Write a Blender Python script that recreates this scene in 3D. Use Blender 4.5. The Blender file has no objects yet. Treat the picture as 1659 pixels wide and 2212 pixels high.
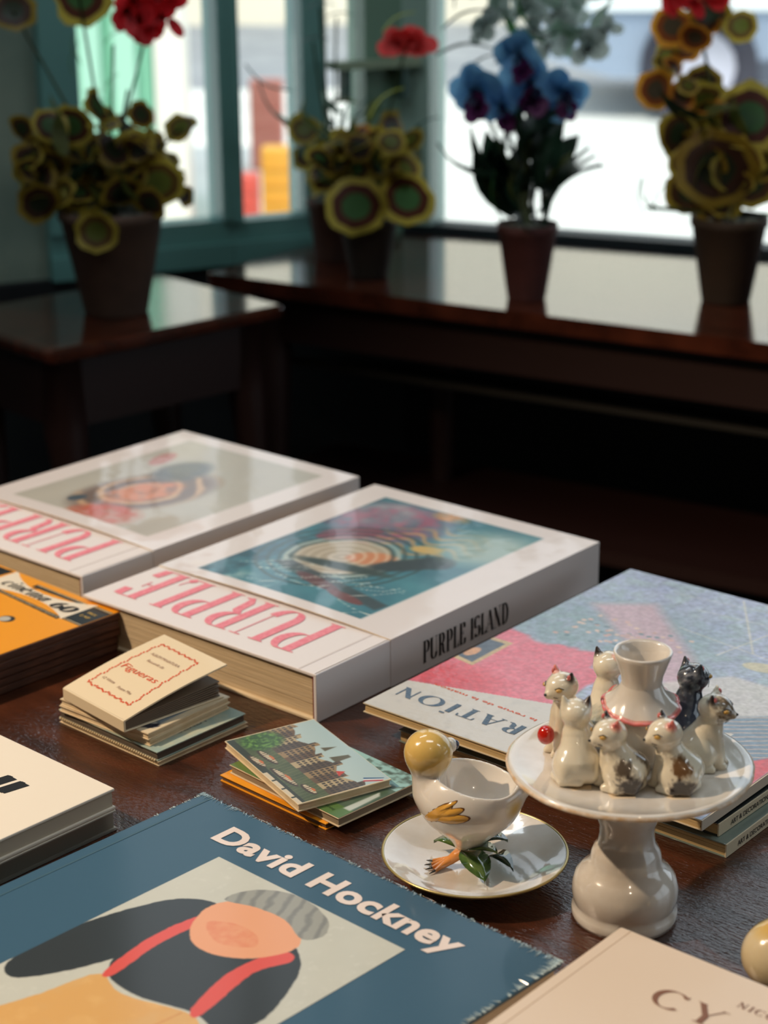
import bpy, bmesh, math, random
import numpy as np
from mathutils import Vector, Matrix
random.seed(7); rng = np.random.RandomState(11)
S = bpy.context.scene
PI = math.pi
TZ = 0.76            # display table height; the camera is 0.60 above it
# ------------------------------------------------------------------ camera
CH, FPX, PITCH, ROLL = 0.60, 4150.0, math.radians(19.0), math.radians(-0.48)
cam = bpy.data.cameras.new('camera'); co = bpy.data.objects.new('camera', cam); S.collection.objects.link(co)
cam.sensor_fit = 'VERTICAL'; cam.sensor_height = 36; cam.lens = FPX / 2212 * 36
cam.clip_start = .02; cam.clip_end = 200
co.location = (0, 0, TZ + CH)
co.matrix_world = Matrix.Translation((0, 0, TZ + CH)) @ Matrix.Rotation(PI/2 - PITCH, 4, 'X') @ Matrix.Rotation(ROLL, 4, 'Z')
cam.dof.use_dof = True; cam.dof.focus_distance = 1.23; cam.dof.aperture_fstop = 67.5 / 9.2; cam.dof.aperture_blades = 0
S.camera = co
# ------------------------------------------------------------------ world, lights, exposure
W_STR, SUN_E, KEY_E = 1.8, 3.2, 124.0
S.view_settings.view_transform = 'Standard'; S.view_settings.look = 'None'; S.view_settings.gamma = 1
S.view_settings.exposure = 0.0; S.view_settings.use_curve_mapping = False
w = bpy.data.worlds.new('sky'); S.world = w; w.use_nodes = True
nt = w.node_tree; bg = nt.nodes['Background']
sky = nt.nodes.new('ShaderNodeTexSky'); sky.sky_type = 'HOSEK_WILKIE'; sky.turbidity = 6; sky.sun_direction = (-.5, -.6, .62)
mx = nt.nodes.new('ShaderNodeMix'); mx.data_type = 'RGBA'; mx.inputs[0].default_value = .8
mx.inputs[7].default_value = (.82, .90, 1.0, 1)
nt.links.new(sky.outputs[0], mx.inputs[6]); nt.links.new(mx.outputs[2], bg.inputs[0]); bg.inputs[1].default_value = W_STR
def light(name, kind, loc, energy, col, target=None, **k):
    l = bpy.data.lights.new(name, kind); l.energy = energy; l.color = col
    for a, b in k.items(): setattr(l, a, b)
    o = bpy.data.objects.new(name, l); S.collection.objects.link(o); o.location = loc
    if target is not None: o.rotation_euler = (Vector(target) - Vector(loc)).to_track_quat('-Z', 'Y').to_euler()
    return o
light('sun', 'SUN', (0, 0, 8), SUN_E, (1, .95, .86), (.9, 2.2, 4), angle=math.radians(1))
KEYP = (-1.38, 1.02, TZ + 1.45)
light('key_spot_light', 'SPOT', KEYP, KEY_E, (1, .765, .525), (0.05, 1.12, TZ), shadow_soft_size=.022, spot_size=math.radians(80), spot_blend=.6)
for x_, y_ in ((-1.6, .9), (.2, .9), (1.9, .6), (-.6, 2.1)):
    light('ceiling_fill', 'AREA', (x_, y_, 2.74), 5.5, (.84, .94, 1.0), (x_, y_, 0), shape='RECTANGLE', size=.9, size_y=.25)  # unseen area lights, added to raise the cool ambient level
light('shop_spot_light', 'SPOT', (.35, -.5, 2.5), 7, (1, .80, .58), (0, 1.1, TZ), shadow_soft_size=.03, spot_size=math.radians(60), spot_blend=.8)

# ------------------------------------------------------------------ helpers
def ray(px, py):
    x = (px - 829.5) / FPX; y = -(py - 1106) / FPX
    c, s = math.cos(ROLL), math.sin(ROLL); x, y = c*x - s*y, s*x + c*y
    cp, sp = math.cos(PITCH), math.sin(PITCH)
    return (x, cp + sp*y, -sp + cp*y)
def at(px, py, z=0.0):
    r = ray(px, py); t = (z - CH) / r[2]; return (r[0]*t, r[1]*t)
def lin(c):
    c = np.asarray(c, dtype=float) / 255.0
    return np.where(c <= .04045, c / 12.92, ((c + .055) / 1.055) ** 2.4)
def rgb(*c): return tuple(float(x) for x in lin(c)) + (1.0,)
MATS = {}
def mat(name, col=None, rough=.5, metal=0, coat=0, spec=.5, attr=False, bump=None, noise=None, emit=None, alpha=None, trans=0, sss=0, lines=None, coat_rough=.05):
    """col sRGB 0-255; bump=(scale, strength, stretch); noise=(scale, col2, stretch); lines=(scale, strength)"""
    if name in MATS: return MATS[name]
    m = bpy.data.materials.new(name); m.use_nodes = True; MATS[name] = m
    t = m.node_tree; b = t.nodes['Principled BSDF']; N = t.nodes.new; L = t.links.new
    if col is not None: b.inputs['Base Color'].default_value = rgb(*col)
    b.inputs['Roughness'].default_value = rough; b.inputs['Metallic'].default_value = metal
    b.inputs['Coat Weight'].default_value = coat; b.inputs['Coat Roughness'].default_value = coat_rough
    b.inputs['Specular IOR Level'].default_value = spec
    if sss: b.inputs['Subsurface Weight'].default_value = sss; b.inputs['Subsurface Radius'].default_value = (.004, .003, .002); b.inputs['Subsurface Scale'].default_value = 1
    if trans: b.inputs['Transmission Weight'].default_value = trans
    if alpha is not None: b.inputs['Alpha'].default_value = alpha
    src = None
    if attr:
        a = N('ShaderNodeAttribute'); a.attribute_name = 'Col'; src = a.outputs['Color']
    tc = N('ShaderNodeTexCoord')
    def mapped(stretch):
        mp = N('ShaderNodeMapping'); mp.inputs['Scale'].default_value = stretch; L(tc.outputs['Object'], mp.inputs[0]); return mp.outputs[0]
    if noise:
        n = N('ShaderNodeTexNoise'); n.inputs['Scale'].default_value = noise[0]; n.inputs['Detail'].default_value = 5
        L(mapped(noise[2] if len(noise) > 2 else (1, 1, 1)), n.inputs['Vector'])
        r = N('ShaderNodeValToRGB'); r.color_ramp.elements[0].position = .35; r.color_ramp.elements[1].position = .68
        r.color_ramp.elements[0].color = rgb(*col) if col is not None else (1, 1, 1, 1); r.color_ramp.elements[1].color = rgb(*noise[1])
        L(n.outputs['Fac'], r.inputs[0])
        if src is None: src = r.outputs[0]
        else:
            x = N('ShaderNodeMix'); x.data_type = 'RGBA'; x.blend_type = 'MULTIPLY'; x.inputs[0].default_value = 1
            L(src, x.inputs[6]); L(r.outputs[0], x.inputs[7]); src = x.outputs[2]
    if src is not None: L(src, b.inputs['Base Color'])
    h = None
    if bump:
        n = N('ShaderNodeTexNoise'); n.inputs['Scale'].default_value = bump[0]; n.inputs['Detail'].default_value = 3
        L(mapped(bump[2] if len(bump) > 2 else (1, 1, 1)), n.inputs['Vector'])
        bu = N('ShaderNodeBump'); bu.inputs['Strength'].default_value = bump[1]; bu.inputs['Distance'].default_value = bump[3] if len(bump) > 3 else .001
        L(n.outputs['Fac'], bu.inputs['Height']); L(bu.outputs[0], b.inputs['Normal'])
        if coat: L(bu.outputs[0], b.inputs['Coat Normal'])
    if emit:
        b.inputs['Emission Color'].default_value = rgb(*emit[0]); b.inputs['Emission Strength'].default_value = emit[1]
    return m
def glassy(name, tint=(1, 1, 1), fac=.10, rough=.02):
    """thin clear sheet: see-through with a fresnel reflection"""
    m = bpy.data.materials.new(name); m.use_nodes = True; t = m.node_tree; t.nodes.clear(); N = t.nodes.new
    o = N('ShaderNodeOutputMaterial'); tr = N('ShaderNodeBsdfTransparent'); gl = N('ShaderNodeBsdfGlossy'); mi = N('ShaderNodeMixShader'); fr = N('ShaderNodeFresnel')
    tr.inputs[0].default_value = (*tint, 1); gl.inputs['Roughness'].default_value = rough; fr.inputs[0].default_value = 1.0 + fac*5
    t.links.new(fr.outputs[0], mi.inputs[0]); t.links.new(tr.outputs[0], mi.inputs[1]); t.links.new(gl.outputs[0], mi.inputs[2]); t.links.new(mi.outputs[0], o.inputs[0])
    return m

class MB:
    """collects geometry; build() links ONE mesh object"""
    def __init__(s): s.v = []; s.f = []; s.m = []; s.sm = []
    def add(s, vs, fs, mi=0, smooth=False):
        o = len(s.v); s.v += [tuple(map(float, p)) for p in vs]
        for f in fs: s.f.append(tuple(o + int(i) for i in f)); s.m.append(mi); s.sm.append(smooth)
        return s
    def box(s, x0, x1, y0, y1, z0, z1, mi=0):
        v = [(x, y, z) for z in (z0, z1) for y in (y0, y1) for x in (x0, x1)]
        return s.add(v, [(0, 2, 3, 1), (4, 5, 7, 6), (0, 1, 5, 4), (2, 6, 7, 3), (0, 4, 6, 2), (1, 3, 7, 5)], mi)
    def rbox(s, x0, x1, y0, y1, z0, z1, r=.0008, mi=0):
        bm = bmesh.new(); bmesh.ops.create_cube(bm, size=1)
        bmesh.ops.transform(bm, matrix=Matrix.Translation(((x0+x1)/2, (y0+y1)/2, (z0+z1)/2)) @ Matrix.Diagonal((x1-x0, y1-y0, z1-z0, 1)), verts=bm.verts)
        r = min(r, .45*min(x1-x0, y1-y0, z1-z0))
        bmesh.ops.bevel(bm, geom=bm.edges[:], offset=r, segments=2, affect='EDGES', profile=.5)
        bm.verts.index_update(); s.add([v.co for v in bm.verts], [[v.index for v in f.verts] for f in bm.faces], mi); bm.free(); return s
    def prism(s, poly, z0, z1, mi=0):
        n = len(poly); v = [(x, y, z0) for x, y in poly] + [(x, y, z1) for x, y in poly]
        a = sum(poly[i][0]*poly[(i+1) % n][1] - poly[(i+1) % n][0]*poly[i][1] for i in range(n))
        fs = [tuple(range(n))[::-1], tuple(range(n, 2*n))] + [(i, (i+1) % n, n+(i+1) % n, n+i) for i in range(n)]
        if a < 0: fs = [f[::-1] for f in fs]
        return s.add(v, fs, mi)
    def lathe(s, prof, n=48, c=(0, 0), mi=0, wob=None, smooth=True):
        v = []; f = []
        for j, (r, z) in enumerate(prof):
            for i in range(n):
                a = 2*PI*i/n; rr = r * (1 + (wob(a, j) if wob else 0)); v.append((c[0]+rr*math.cos(a), c[1]+rr*math.sin(a), z))
        for j in range(len(prof)-1):
            for i in range(n): f.append((j*n+i, j*n+(i+1) % n, (j+1)*n+(i+1) % n, (j+1)*n+i))
        return s.add(v, f, mi, smooth)
    def tube(s, pts, rad, n=8, mi=0, smooth=True):
        pts = [Vector(p) for p in pts]; m = len(pts); rad = rad if isinstance(rad, (list, tuple)) else [rad]*m
        v = []; f = []
        for i, p in enumerate(pts):
            t = (pts[min(i+1, m-1)] - pts[max(i-1, 0)]).normalized(); up = Vector((0, 0, 1)) if abs(t.z) < .9 else Vector((1, 0, 0))
            a = t.cross(up).normalized(); b = a.cross(t)
            for k in range(n): q = 2*PI*k/n; v.append(p + (a*math.cos(q) + b*math.sin(q))*rad[i])
        for i in range(m-1):
            for k in range(n): f.append((i*n+k, i*n+(k+1) % n, (i+1)*n+(k+1) % n, (i+1)*n+k))
        f.append(tuple(range(n))); f.append(tuple((m-1)*n+k for k in range(n))[::-1])
        return s.add(v, f, mi, smooth)
    def ball(s, c, r, nu=14, nv=9, mi=0):
        r = r if isinstance(r, (tuple, list)) else (r, r, r); v = []; f = []
        for j in range(nv+1):
            for i in range(nu):
                a = 2*PI*i/nu; b = PI*j/nv; v.append((c[0]+r[0]*math.sin(b)*math.cos(a), c[1]+r[1]*math.sin(b)*math.sin(a), c[2]+r[2]*math.cos(b)))
        for j in range(nv):
            for i in range(nu): f.append((j*nu+i, (j+1)*nu+i, (j+1)*nu+(i+1) % nu, j*nu+(i+1) % nu))
        return s.add(v, f, mi, True)
    def mesh(s, name, mats):
        me = bpy.data.meshes.new(name); me.from_pydata(s.v, [], s.f)
        for m in (mats if isinstance(mats, (list, tuple)) else [mats]): me.materials.append(m)
        me.polygons.foreach_set('material_index', s.m); me.polygons.foreach_set('use_smooth', s.sm); me.update()
        return me
    def build(s, name, mats, parent=None): return link(name, s.mesh(name, mats), parent)
def link(name, me, parent=None):
    o = bpy.data.objects.new(name, me); S.collection.objects.link(o)
    if parent is not None: o.parent = parent
    return o
def tag(o, label=None, cat=None, group=None, kind=None):
    for k, v in (('label', label), ('category', cat), ('group', group), ('kind', kind)):
        if v: o[k] = v
    return o
def thing(name, label, cat, loc, rz=0, group=None):
    o = bpy.data.objects.new(name, None); S.collection.objects.link(o); o.empty_display_size = .02
    o.location = loc; o.rotation_euler = (0, 0, rz); return tag(o, label, cat, group)
def npmesh(name, V, F, m, col=None, smooth=True):
    me = bpy.data.meshes.new(name); nv, nf = len(V), len(F)
    me.vertices.add(nv); me.vertices.foreach_set('co', np.asarray(V, dtype=np.float32).ravel())
    me.loops.add(nf*4); me.loops.foreach_set('vertex_index', np.asarray(F, dtype=np.int32).ravel())
    me.polygons.add(nf); me.polygons.foreach_set('loop_start', np.arange(0, nf*4, 4, dtype=np.int32))
    try: me.polygons.foreach_set('loop_total', np.full(nf, 4, dtype=np.int32))
    except Exception: pass
    me.polygons.foreach_set('use_smooth', np.full(nf, smooth))
    me.update(calc_edges=True); me.validate()
    if col is not None:
        a = me.color_attributes.new('Col', 'FLOAT_COLOR', 'POINT')
        a.data.foreach_set('color', np.concatenate([lin(np.clip(col, 0, 255)), np.ones((nv, 1))], 1).astype(np.float32).ravel())
    for q in (m if isinstance(m, (list, tuple)) else [m]): me.materials.append(q)
    return me
# ---- value noise and painting helpers (numpy)
_T = rng.rand(256, 256)
def vnoise(x, y):
    xi = np.floor(x).astype(int); yi = np.floor(y).astype(int); fx = x-xi; fy = y-yi
    fx = fx*fx*(3-2*fx); fy = fy*fy*(3-2*fy); T = lambda a, b: _T[a % 256, b % 256]
    return (T(xi, yi)*(1-fx) + T(xi+1, yi)*fx)*(1-fy) + (T(xi, yi+1)*(1-fx) + T(xi+1, yi+1)*fx)*fy
def fbm(x, y, o=4): return sum(vnoise(x*2**k + 17*k, y*2**k + 5*k)/2**(k+1) for k in range(o)) / (1-.5**o)
def blend(C, m, col):
    m = np.clip(m, 0, 1)[..., None]; return C*(1-m) + np.asarray(col, dtype=float)*m
def inpoly(x, y, poly, soft=.6):
    """signed distance based soft mask of a polygon"""
    d = np.full(x.shape, 1e9); ins = np.zeros(x.shape, bool); n = len(poly)
    for i in range(n):
        x0, y0 = poly[i]; x1, y1 = poly[(i+1) % n]; ex, ey = x1-x0, y1-y0
        t = np.clip(((x-x0)*ex + (y-y0)*ey) / (ex*ex+ey*ey+1e-9), 0, 1)
        d = np.minimum(d, np.hypot(x-x0-t*ex, y-y0-t*ey))
        c = ((y0 > y) != (y1 > y)) & (x < (x1-x0)*(y-y0)/((y1-y0) if y1 != y0 else 1e-9) + x0); ins ^= c
    sd = np.where(ins, d, -d); return np.clip(sd/soft + .5, 0, 1)
def smooth_poly(p, k=5):
    n = len(p); o = []
    for i in range(n):
        a, b, c, d = (np.array(p[(i+j-1) % n], dtype=float) for j in range(4))
        for q in range(k):
            t = q/k; o.append(tuple(.5*((2*b)+(c-a)*t+(2*a-5*b+4*c-d)*t*t+(3*b-a-3*c+d)*t**3)))
    return o
def ellm(x, y, cx, cy, rx, ry, rot=0, soft=.12):
    c, s = math.cos(rot), math.sin(rot); u = ((x-cx)*c + (y-cy)*s)/rx; v = (-(x-cx)*s + (y-cy)*c)/ry
    return np.clip((1-np.hypot(u, v))/soft + .5, 0, 1)
def grid(name, x0, x1, y0, y1, nx, ny, z, paint, m, parent=None, flip=False):
    """flat printed sheet, x/y in mm; paint(x, y) -> sRGB; z number or function in metres"""
    X, Y = np.meshgrid(np.linspace(x0, x1, nx), np.linspace(y0, y1, ny)); Z = z(X, Y) if callable(z) else np.full(X.shape, z)
    V = np.stack([X/1000, Y/1000, Z], -1).reshape(-1, 3); i = np.arange((ny-1)*(nx-1)); r = i//(nx-1); c = i % (nx-1); a = r*nx+c
    F = np.stack([a, a+1, a+nx+1, a+nx], -1)
    return link(name, npmesh(name, V, F, m, paint(X, Y).reshape(-1, 3)), parent)
# ---- lettering: strokes drawn with a contrast nib
def arc(cx, cy, rx, ry, a0, a1, n=14): return [(cx+rx*math.cos(math.radians(a0+(a1-a0)*i/n)), cy+ry*math.sin(math.radians(a0+(a1-a0)*i/n))) for i in range(n+1)]
def glyphs(ch):
    """-> advance, [(points, kind)], kind: n nib, t thin, k thick ; unit cap height"""
    s = lambda x, a=0, b=1, k='k': ([(x, a), (x, b)], k)
    f = lambda x, y, w=.13: ([(x-w, y), (x+w, y)], 't')
    G = {
    'P': (.56, [s(.16), f(.16, 0), f(.12, 1, .10), ([(.16, 1)] + arc(.28, .74, .20, .26, 90, -90) + [(.16, .48)], 'n')]),
    'U': (.66, [s(.14, .26, 1), f(.14, 1), (arc(.335, .27, .195, .27, 180, 360), 'n'), s(.53, .26, 1, 't'), f(.53, 1, .10)]),
    'R': (.64, [s(.16), f(.16, 0), f(.12, 1, .10), ([(.16, 1)] + arc(.28, .76, .19, .24, 90, -90) + [(.16, .52)], 'n'), ([(.30, .52), (.40, .42), (.43, .15), (.50, .02), (.60, .03)], 'n')]),
    'L': (.50, [s(.16), f(.16, 1), ([(.04, 0), (.46, 0)], 't'), ([(.46, 0), (.49, .28)], 't'), ([(.40, .01), (.47, .10)], 'n')]),
    'E': (.54, [s(.16), ([(.04, 0), (.48, 0)], 't'), ([(.04, 1), (.46, 1)], 't'), ([(.16, .53), (.36, .53)], 't'), ([(.47, .01), (.50, .26)], 'n'), ([(.45, .99), (.47, .76)], 'n'), ([(.36, .43), (.36, .63)], 't')]),
    'I': (.32, [s(.16), f(.16, 0), f(.16, 1)]),
    'S': (.54, [(arc(.27, .76, .19, .24, 35, 180, 10) + arc(.27, .55, .19, .10, 190, 240, 4) + arc(.27, .30, .20, .26, 60, -150, 14), 'n'), ([(.43, .80), (.44, 1)], 't'), ([(.07, .22), (.06, 0)], 't')]),
    'A': (.60, [([(.06, 0), (.29, 1)], 't'), ([(.31, 1), (.53, 0)], 'k'), ([(.15, .34), (.44, .34)], 't'), f(.06, 0, .09), f(.53, 0, .12)]),
    'N': (.68, [s(.13, 0, 1, 't'), ([(.13, 1), (.55, 0)], 'k'), s(.55, 0, 1, 't'), f(.13, 0, .10), f(.55, 1, .10), f(.10, 1, .10)]),
    'D': (.64, [s(.16), ([(.04, 0), (.22, 0)] + arc(.24, .5, .30, .5, -90, 90, 20) + [(.04, 1)], 'n')]),
    'O': (.74, [(arc(.37, .5, .31, .5, 0, 360, 32), 'n')]),
    'C': (.68, [(arc(.37, .5, .30, .5, 42, 318, 26), 'n'), ([(.60, .82), (.62, .98)], 't')]),
    'T': (.60, [s(.30), f(.30, 0), ([(.04, 1), (.56, 1)], 't'), ([(.05, .99), (.03, .78)], 't'), ([(.55, .99), (.57, .78)], 't')]),
    'Y': (.66, [([(.08, 1), (.32, .45)], 'k'), ([(.56, 1), (.33, .45)], 't'), s(.33, 0, .45), f(.33, 0), f(.08, 1, .10), f(.57, 1, .08)]),
    'i': (.30, [([(.15, 0), (.15, .62)], 'k'), ([(.02, .60), (.15, .62)], 't'), ([(.15, 0), (.24, .06)], 't'), ([(.15, .80), (.15, .92)], 'k')]),
    'l': (.30, [([(.15, 0), (.15, 1)], 'k'), ([(.02, .98), (.15, 1)], 't'), f(.15, 0, .10)]),
    'n': (.56, [([(.13, 0), (.13, .62)], 'k'), ([(.13, .45)] + arc(.28, .42, .15, .20, 160, 0, 8), 'n'), ([(.43, .42), (.43, 0)], 'k'), ([(.43, 0), (.52, .06)], 't'), ([(.01, .60), (.13, .62)], 't')]),
    'm': (.84, [([(.13, 0), (.13, .62)], 'k'), (arc(.27, .42, .14, .20, 170, 0, 8), 'n'), ([(.41, .42), (.41, 0)], 'k'), (arc(.55, .42, .14, .20, 170, 0, 8), 'n'), ([(.69, .42), (.69, 0)], 'k'), ([(.69, 0), (.78, .06)], 't')]),
    'c': (.46, [(arc(.24, .31, .17, .31, 50, 310, 18), 'n'), ([(.34, .50), (.36, .56)], 'k')]),
    'e': (.48, [([(.08, .32)] + [(.40, .36)] + arc(.24, .36, .16, .26, 0, 180, 10) + arc(.25, .28, .17, .28, 180, 310, 10), 'n')]),
    'a': (.52, [(arc(.22, .28, .14, .28, 0, 360, 20), 'n'), ([(.38, .60), (.38, .05)], 'k'), ([(.38, .02), (.48, .08)], 't')]),
    '6': (.56, [(arc(.27, .30, .19, .30, 0, 360, 24), 'n'), (arc(.42, .34, .34, .64, 178, 100, 10), 'n')]),
    '0': (.58, [(arc(.28, .5, .21, .5, 0, 360, 30), 'n')]),
    "'": (.0, [([(-.25, .70), (-.14, .86)], 'n')]),
    '.': (.0, [([(-.17, 1.12), (-.17, 1.24)], 'k')]),
    '&': (.62, [(arc(.27, .79, .13, .20, -40, 220, 12) + [(.22, .60), (.50, 0)], 'n'), (arc(.25, .27, .19, .27, 110, 340, 14), 'n')]),
    ' ': (.36, []),
    }
    return G[ch]
def strokes(txt, thick=.15, thin=.02, track=.02, slant=0, serif=True):
    V, F = [], []; x0 = 0; lay = 0
    for ch in txt:
        adv, st = glyphs(ch)
        for pts, k in st:
            if not serif and k == 't' and len(pts) == 2 and abs(pts[0][1]-pts[1][1]) < 1e-6 and ch not in 'LETA': continue
            lay = (lay+1) % 7; P = [(x0+x, y) for x, y in pts]; n = len(P); b = len(V)
            for i, (x, y) in enumerate(P):
                q0 = P[max(i-1, 0)]; q1 = P[min(i+1, n-1)]; dx, dy = q1[0]-q0[0], q1[1]-q0[1]; l = math.hypot(dx, dy) or 1; dx /= l; dy /= l
                wd = thick if k == 'k' else thin if k == 't' else thin + (thick-thin)*abs(dy)**1.5
                if k == 'k' and abs(dx) > .05: nx, ny = wd/2/max(abs(dy), .3), 0       # diagonals keep horizontal cut
                else: nx, ny = -dy*wd/2, dx*wd/2
                V.append((x+nx+slant*(y+ny), y+ny, lay)); V.append((x-nx+slant*(y-ny), y-ny, lay))
            for i in range(n-1): F.append((b+2*i, b+2*i+1, b+2*i+3, b+2*i+2))
        x0 += adv + track
    return V, F, x0 - track
def sheet(V, F, name, O, X, Y, sx, sy, m, parent, zf=None):
    """2D shapes onto a plane: O origin, X/Y unit axes, sx/sy metres per unit"""
    O, X, Y = Vector(O), Vector(X), Vector(Y); nz = X.cross(Y)*2.5e-5; vs = [O + X*(p[0]*sx) + Y*(p[1]*sy) + nz*(p[2] if len(p) > 2 else 0) for p in V]
    if zf: vs = [Vector((p.x, p.y, zf(p.x*1000, p.y*1000))) for p in vs]
    n = X.cross(Y); fs = []
    for f in F:
        a = sum(V[f[i]][0]*V[f[(i+1) % len(f)]][1] - V[f[(i+1) % len(f)]][0]*V[f[i]][1] for i in range(len(f)))
        fs.append(f if a > 0 else f[::-1])
    mb = MB(); mb.add(vs, fs); return mb.build(name, m, parent)
def lettering(txt, name, O, X, Y, height, width, m, parent, zf=None, **k):
    V, F, w_ = strokes(txt, **k); return sheet(V, F, name, O, X, Y, width/w_, height, m, parent, zf)
def plain_text(txt, name, O, X, Y, height, width, m, parent, bold=0.0, shear=0.0, arcs=None):
    """built-in sans font, scaled to cap height and width"""
    cu = bpy.data.curves.new(name, 'FONT'); cu.body = txt; cu.size = 1; cu.offset = bold; cu.shear = shear; cu.resolution_u = 4; cu.space_character = 1.0 + bold*1.4
    ob = bpy.data.objects.new(name, cu); S.collection.objects.link(ob); dg = bpy.context.evaluated_depsgraph_get(); dg.update()
    me = bpy.data.meshes.new_from_object(ob.evaluated_get(dg)); bpy.data.objects.remove(ob); bpy.data.curves.remove(cu)
    V = [(v.co.x, v.co.y) for v in me.vertices]; F = [tuple(p.vertices) for p in me.polygons]; bpy.data.meshes.remove(me)
    par = list(range(len(V)))
    def find(i):
        while par[i] != i: par[i] = par[par[i]]; i = par[i]
        return i
    for f in F:
        for k in f[1:]: par[find(k)] = find(f[0])
    order = {}
    for i in range(len(V)): order.setdefault(find(i), len(order) % 5)
    x0 = min(v[0] for v in V); x1 = max(v[0] for v in V); V = [(a-x0, b, order[find(i)]) for i, (a, b) in enumerate(V)]
    return sheet(V, F, name, O, X, Y, width/(x1-x0), height/max(v[1] for v in V), m, parent)
# ---- smooth-blended solid modelling (surface nets)
def sph_ell(P, c, r):
    q = (P-np.array(c)); r = np.array(r, dtype=float); k0 = np.linalg.norm(q/r, axis=-1); k1 = np.linalg.norm(q/(r*r), axis=-1)+1e-9; return k0*(k0-1)/k1
def cap(P, a, b, r0, r1):
    a, b = np.array(a, dtype=float), np.array(b, dtype=float); d = b-a; t = np.clip(((P-a)@d)/(d@d), 0, 1); return np.linalg.norm(P-a-t[..., None]*d, axis=-1) - (r0+(r1-r0)*t)
def smin(a, b, k): h = np.clip(.5+.5*(b-a)/k, 0, 1); return b*(1-h)+a*h - k*h*(1-h)
def smax(a, b, k): return -smin(-a, -b, k)
def nets(fn, lo, hi, h, colf, name, m):
    ax = [np.arange(lo[i], hi[i]+h, h) for i in range(3)]; G = np.stack(np.meshgrid(*ax, indexing='ij'), -1); v = fn(G); n = v.shape
    I = v < 0; c = (slice(None, -1), slice(1, None)); cnt = np.zeros([k-1 for k in n]); acc = np.zeros([k-1 for k in n]+[3])
    corners = [(i, j, k) for i in (0, 1) for j in (0, 1) for k in (0, 1)]
    for a in corners:
        for d in range(3):
            if a[d] == 0:
                b = list(a); b[d] = 1; va = v[c[a[0]], c[a[1]], c[a[2]]]; vb = v[c[b[0]], c[b[1]], c[b[2]]]; cr = (va < 0) != (vb < 0)
                t = np.where(cr, va/np.where(cr, va-vb, 1), 0); cnt += cr
                for e in range(3): acc[..., e] += np.where(cr, a[e] + (t if e == d else 0), 0)
    msk = cnt > 0; idx = -np.ones(msk.shape, int); idx[msk] = np.arange(msk.sum())
    base = np.stack(np.nonzero(msk), -1); V = np.array(lo) + (base + acc[msk]/cnt[msk][:, None])*h
    F = []
    for d in range(3):
        o1, o2 = [(1, 2), (2, 0), (0, 1)][d]
        sl0 = [slice(1, -1)]*3; sl0[d] = slice(0, -1); sl1 = [slice(1, -1)]*3; sl1[d] = slice(1, None)
        a, b = I[tuple(sl0)], I[tuple(sl1)]; q = np.stack(np.nonzero(a != b), -1); flip = b[a != b]
        p = q.copy(); p[:, o1] += 1; p[:, o2] += 1
        def g(u1, u2):
            r = p.copy(); r[:, o1] -= u1; r[:, o2] -= u2; return idx[r[:, 0], r[:, 1], r[:, 2]]
        quad = np.stack([g(1, 1), g(0, 1), g(0, 0), g(1, 0)], -1); quad[flip] = quad[flip][:, ::-1]; F.append(quad)
    F = np.concatenate(F); F = F[(F >= 0).all(1)]
    return npmesh(name, V, F, m, colf(V))

# ------------------------------------------------------------------ materials
wood = mat('dark_table_wood', (84, 44, 26), .20, noise=(55, (52, 27, 17), (.25, 1, 1)), bump=(520, 1.0, (.33, 1, 1), .00075), spec=.75)
bwood = mat('varnished_wood', (88, 42, 26), .14, noise=(14, (46, 20, 12), (1, 7, 1)), coat=.6, coat_rough=.1)
dwood = mat('dark_leg_wood', (40, 17, 12), .5)
white_card = mat('white_card', (233, 226, 226), .42, bump=(900, .05))
gloss_white = mat('glossy_white_jacket', (232, 222, 220), .35, attr=True, coat=.6, coat_rough=.05, bump=(22, .4, (1, 1, 1), .0012))
pages = mat('book_pages', (214, 192, 158), .8, noise=(40, (196, 172, 136), (1, 1, 30)))
gpages = mat('grey_book_pages', (196, 182, 160), .8)
brown_edge = mat('browned_paper_edges', (92, 56, 40), .85, noise=(60, (60, 36, 27), (1, 1, 8)))
print_m = mat('printed_cover', None, .42, attr=True, coat=.25, coat_rough=.2)
gloss_print = mat('glossy_printed_cover', None, .45, attr=True, coat=.22, coat_rough=.08)
pink_ink = mat('pink_ink', (232, 124, 142), .5, noise=(300, (242, 152, 164)))
black_ink = mat('black_ink', (24, 22, 24), .5)
brown_ink = mat('brown_ink', (140, 96, 76), .5)
red_ink = mat('red_ink', (222, 86, 44), .55)
white_ink = mat('white_ink', (240, 222, 212), .4, coat=.4)
blue_ink = mat('slate_blue_ink', (70, 94, 120), .55, noise=(500, (104, 122, 140)))
yellow_ink = mat('yellow_ink', (232, 190, 90), .5)
cream = mat('cream_card', (226, 206, 172), .6, noise=(90, (214, 190, 152)))
glaze = mat('white_glaze', None, .18, attr=True, coat=1, coat_rough=.03, sss=.12)
plate_m = mat('cream_glaze', (228, 222, 214), .16, coat=1, coat_rough=.03, noise=(60, (218, 208, 196)), bump=(70, .25, (1, 1, 1), .0006))
gold = mat('gold_rim', (190, 168, 110), .3, metal=.6)
film = glassy('clear_film', (1, 1, 1), .09, .05)
pane_m = glassy('window_glass', (.98, 1, .99), .08)
teal = mat('teal_frame_paint', (104, 156, 150), .4)
teal_d = mat('dark_teal_paint', (70, 100, 92), .45)
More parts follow.
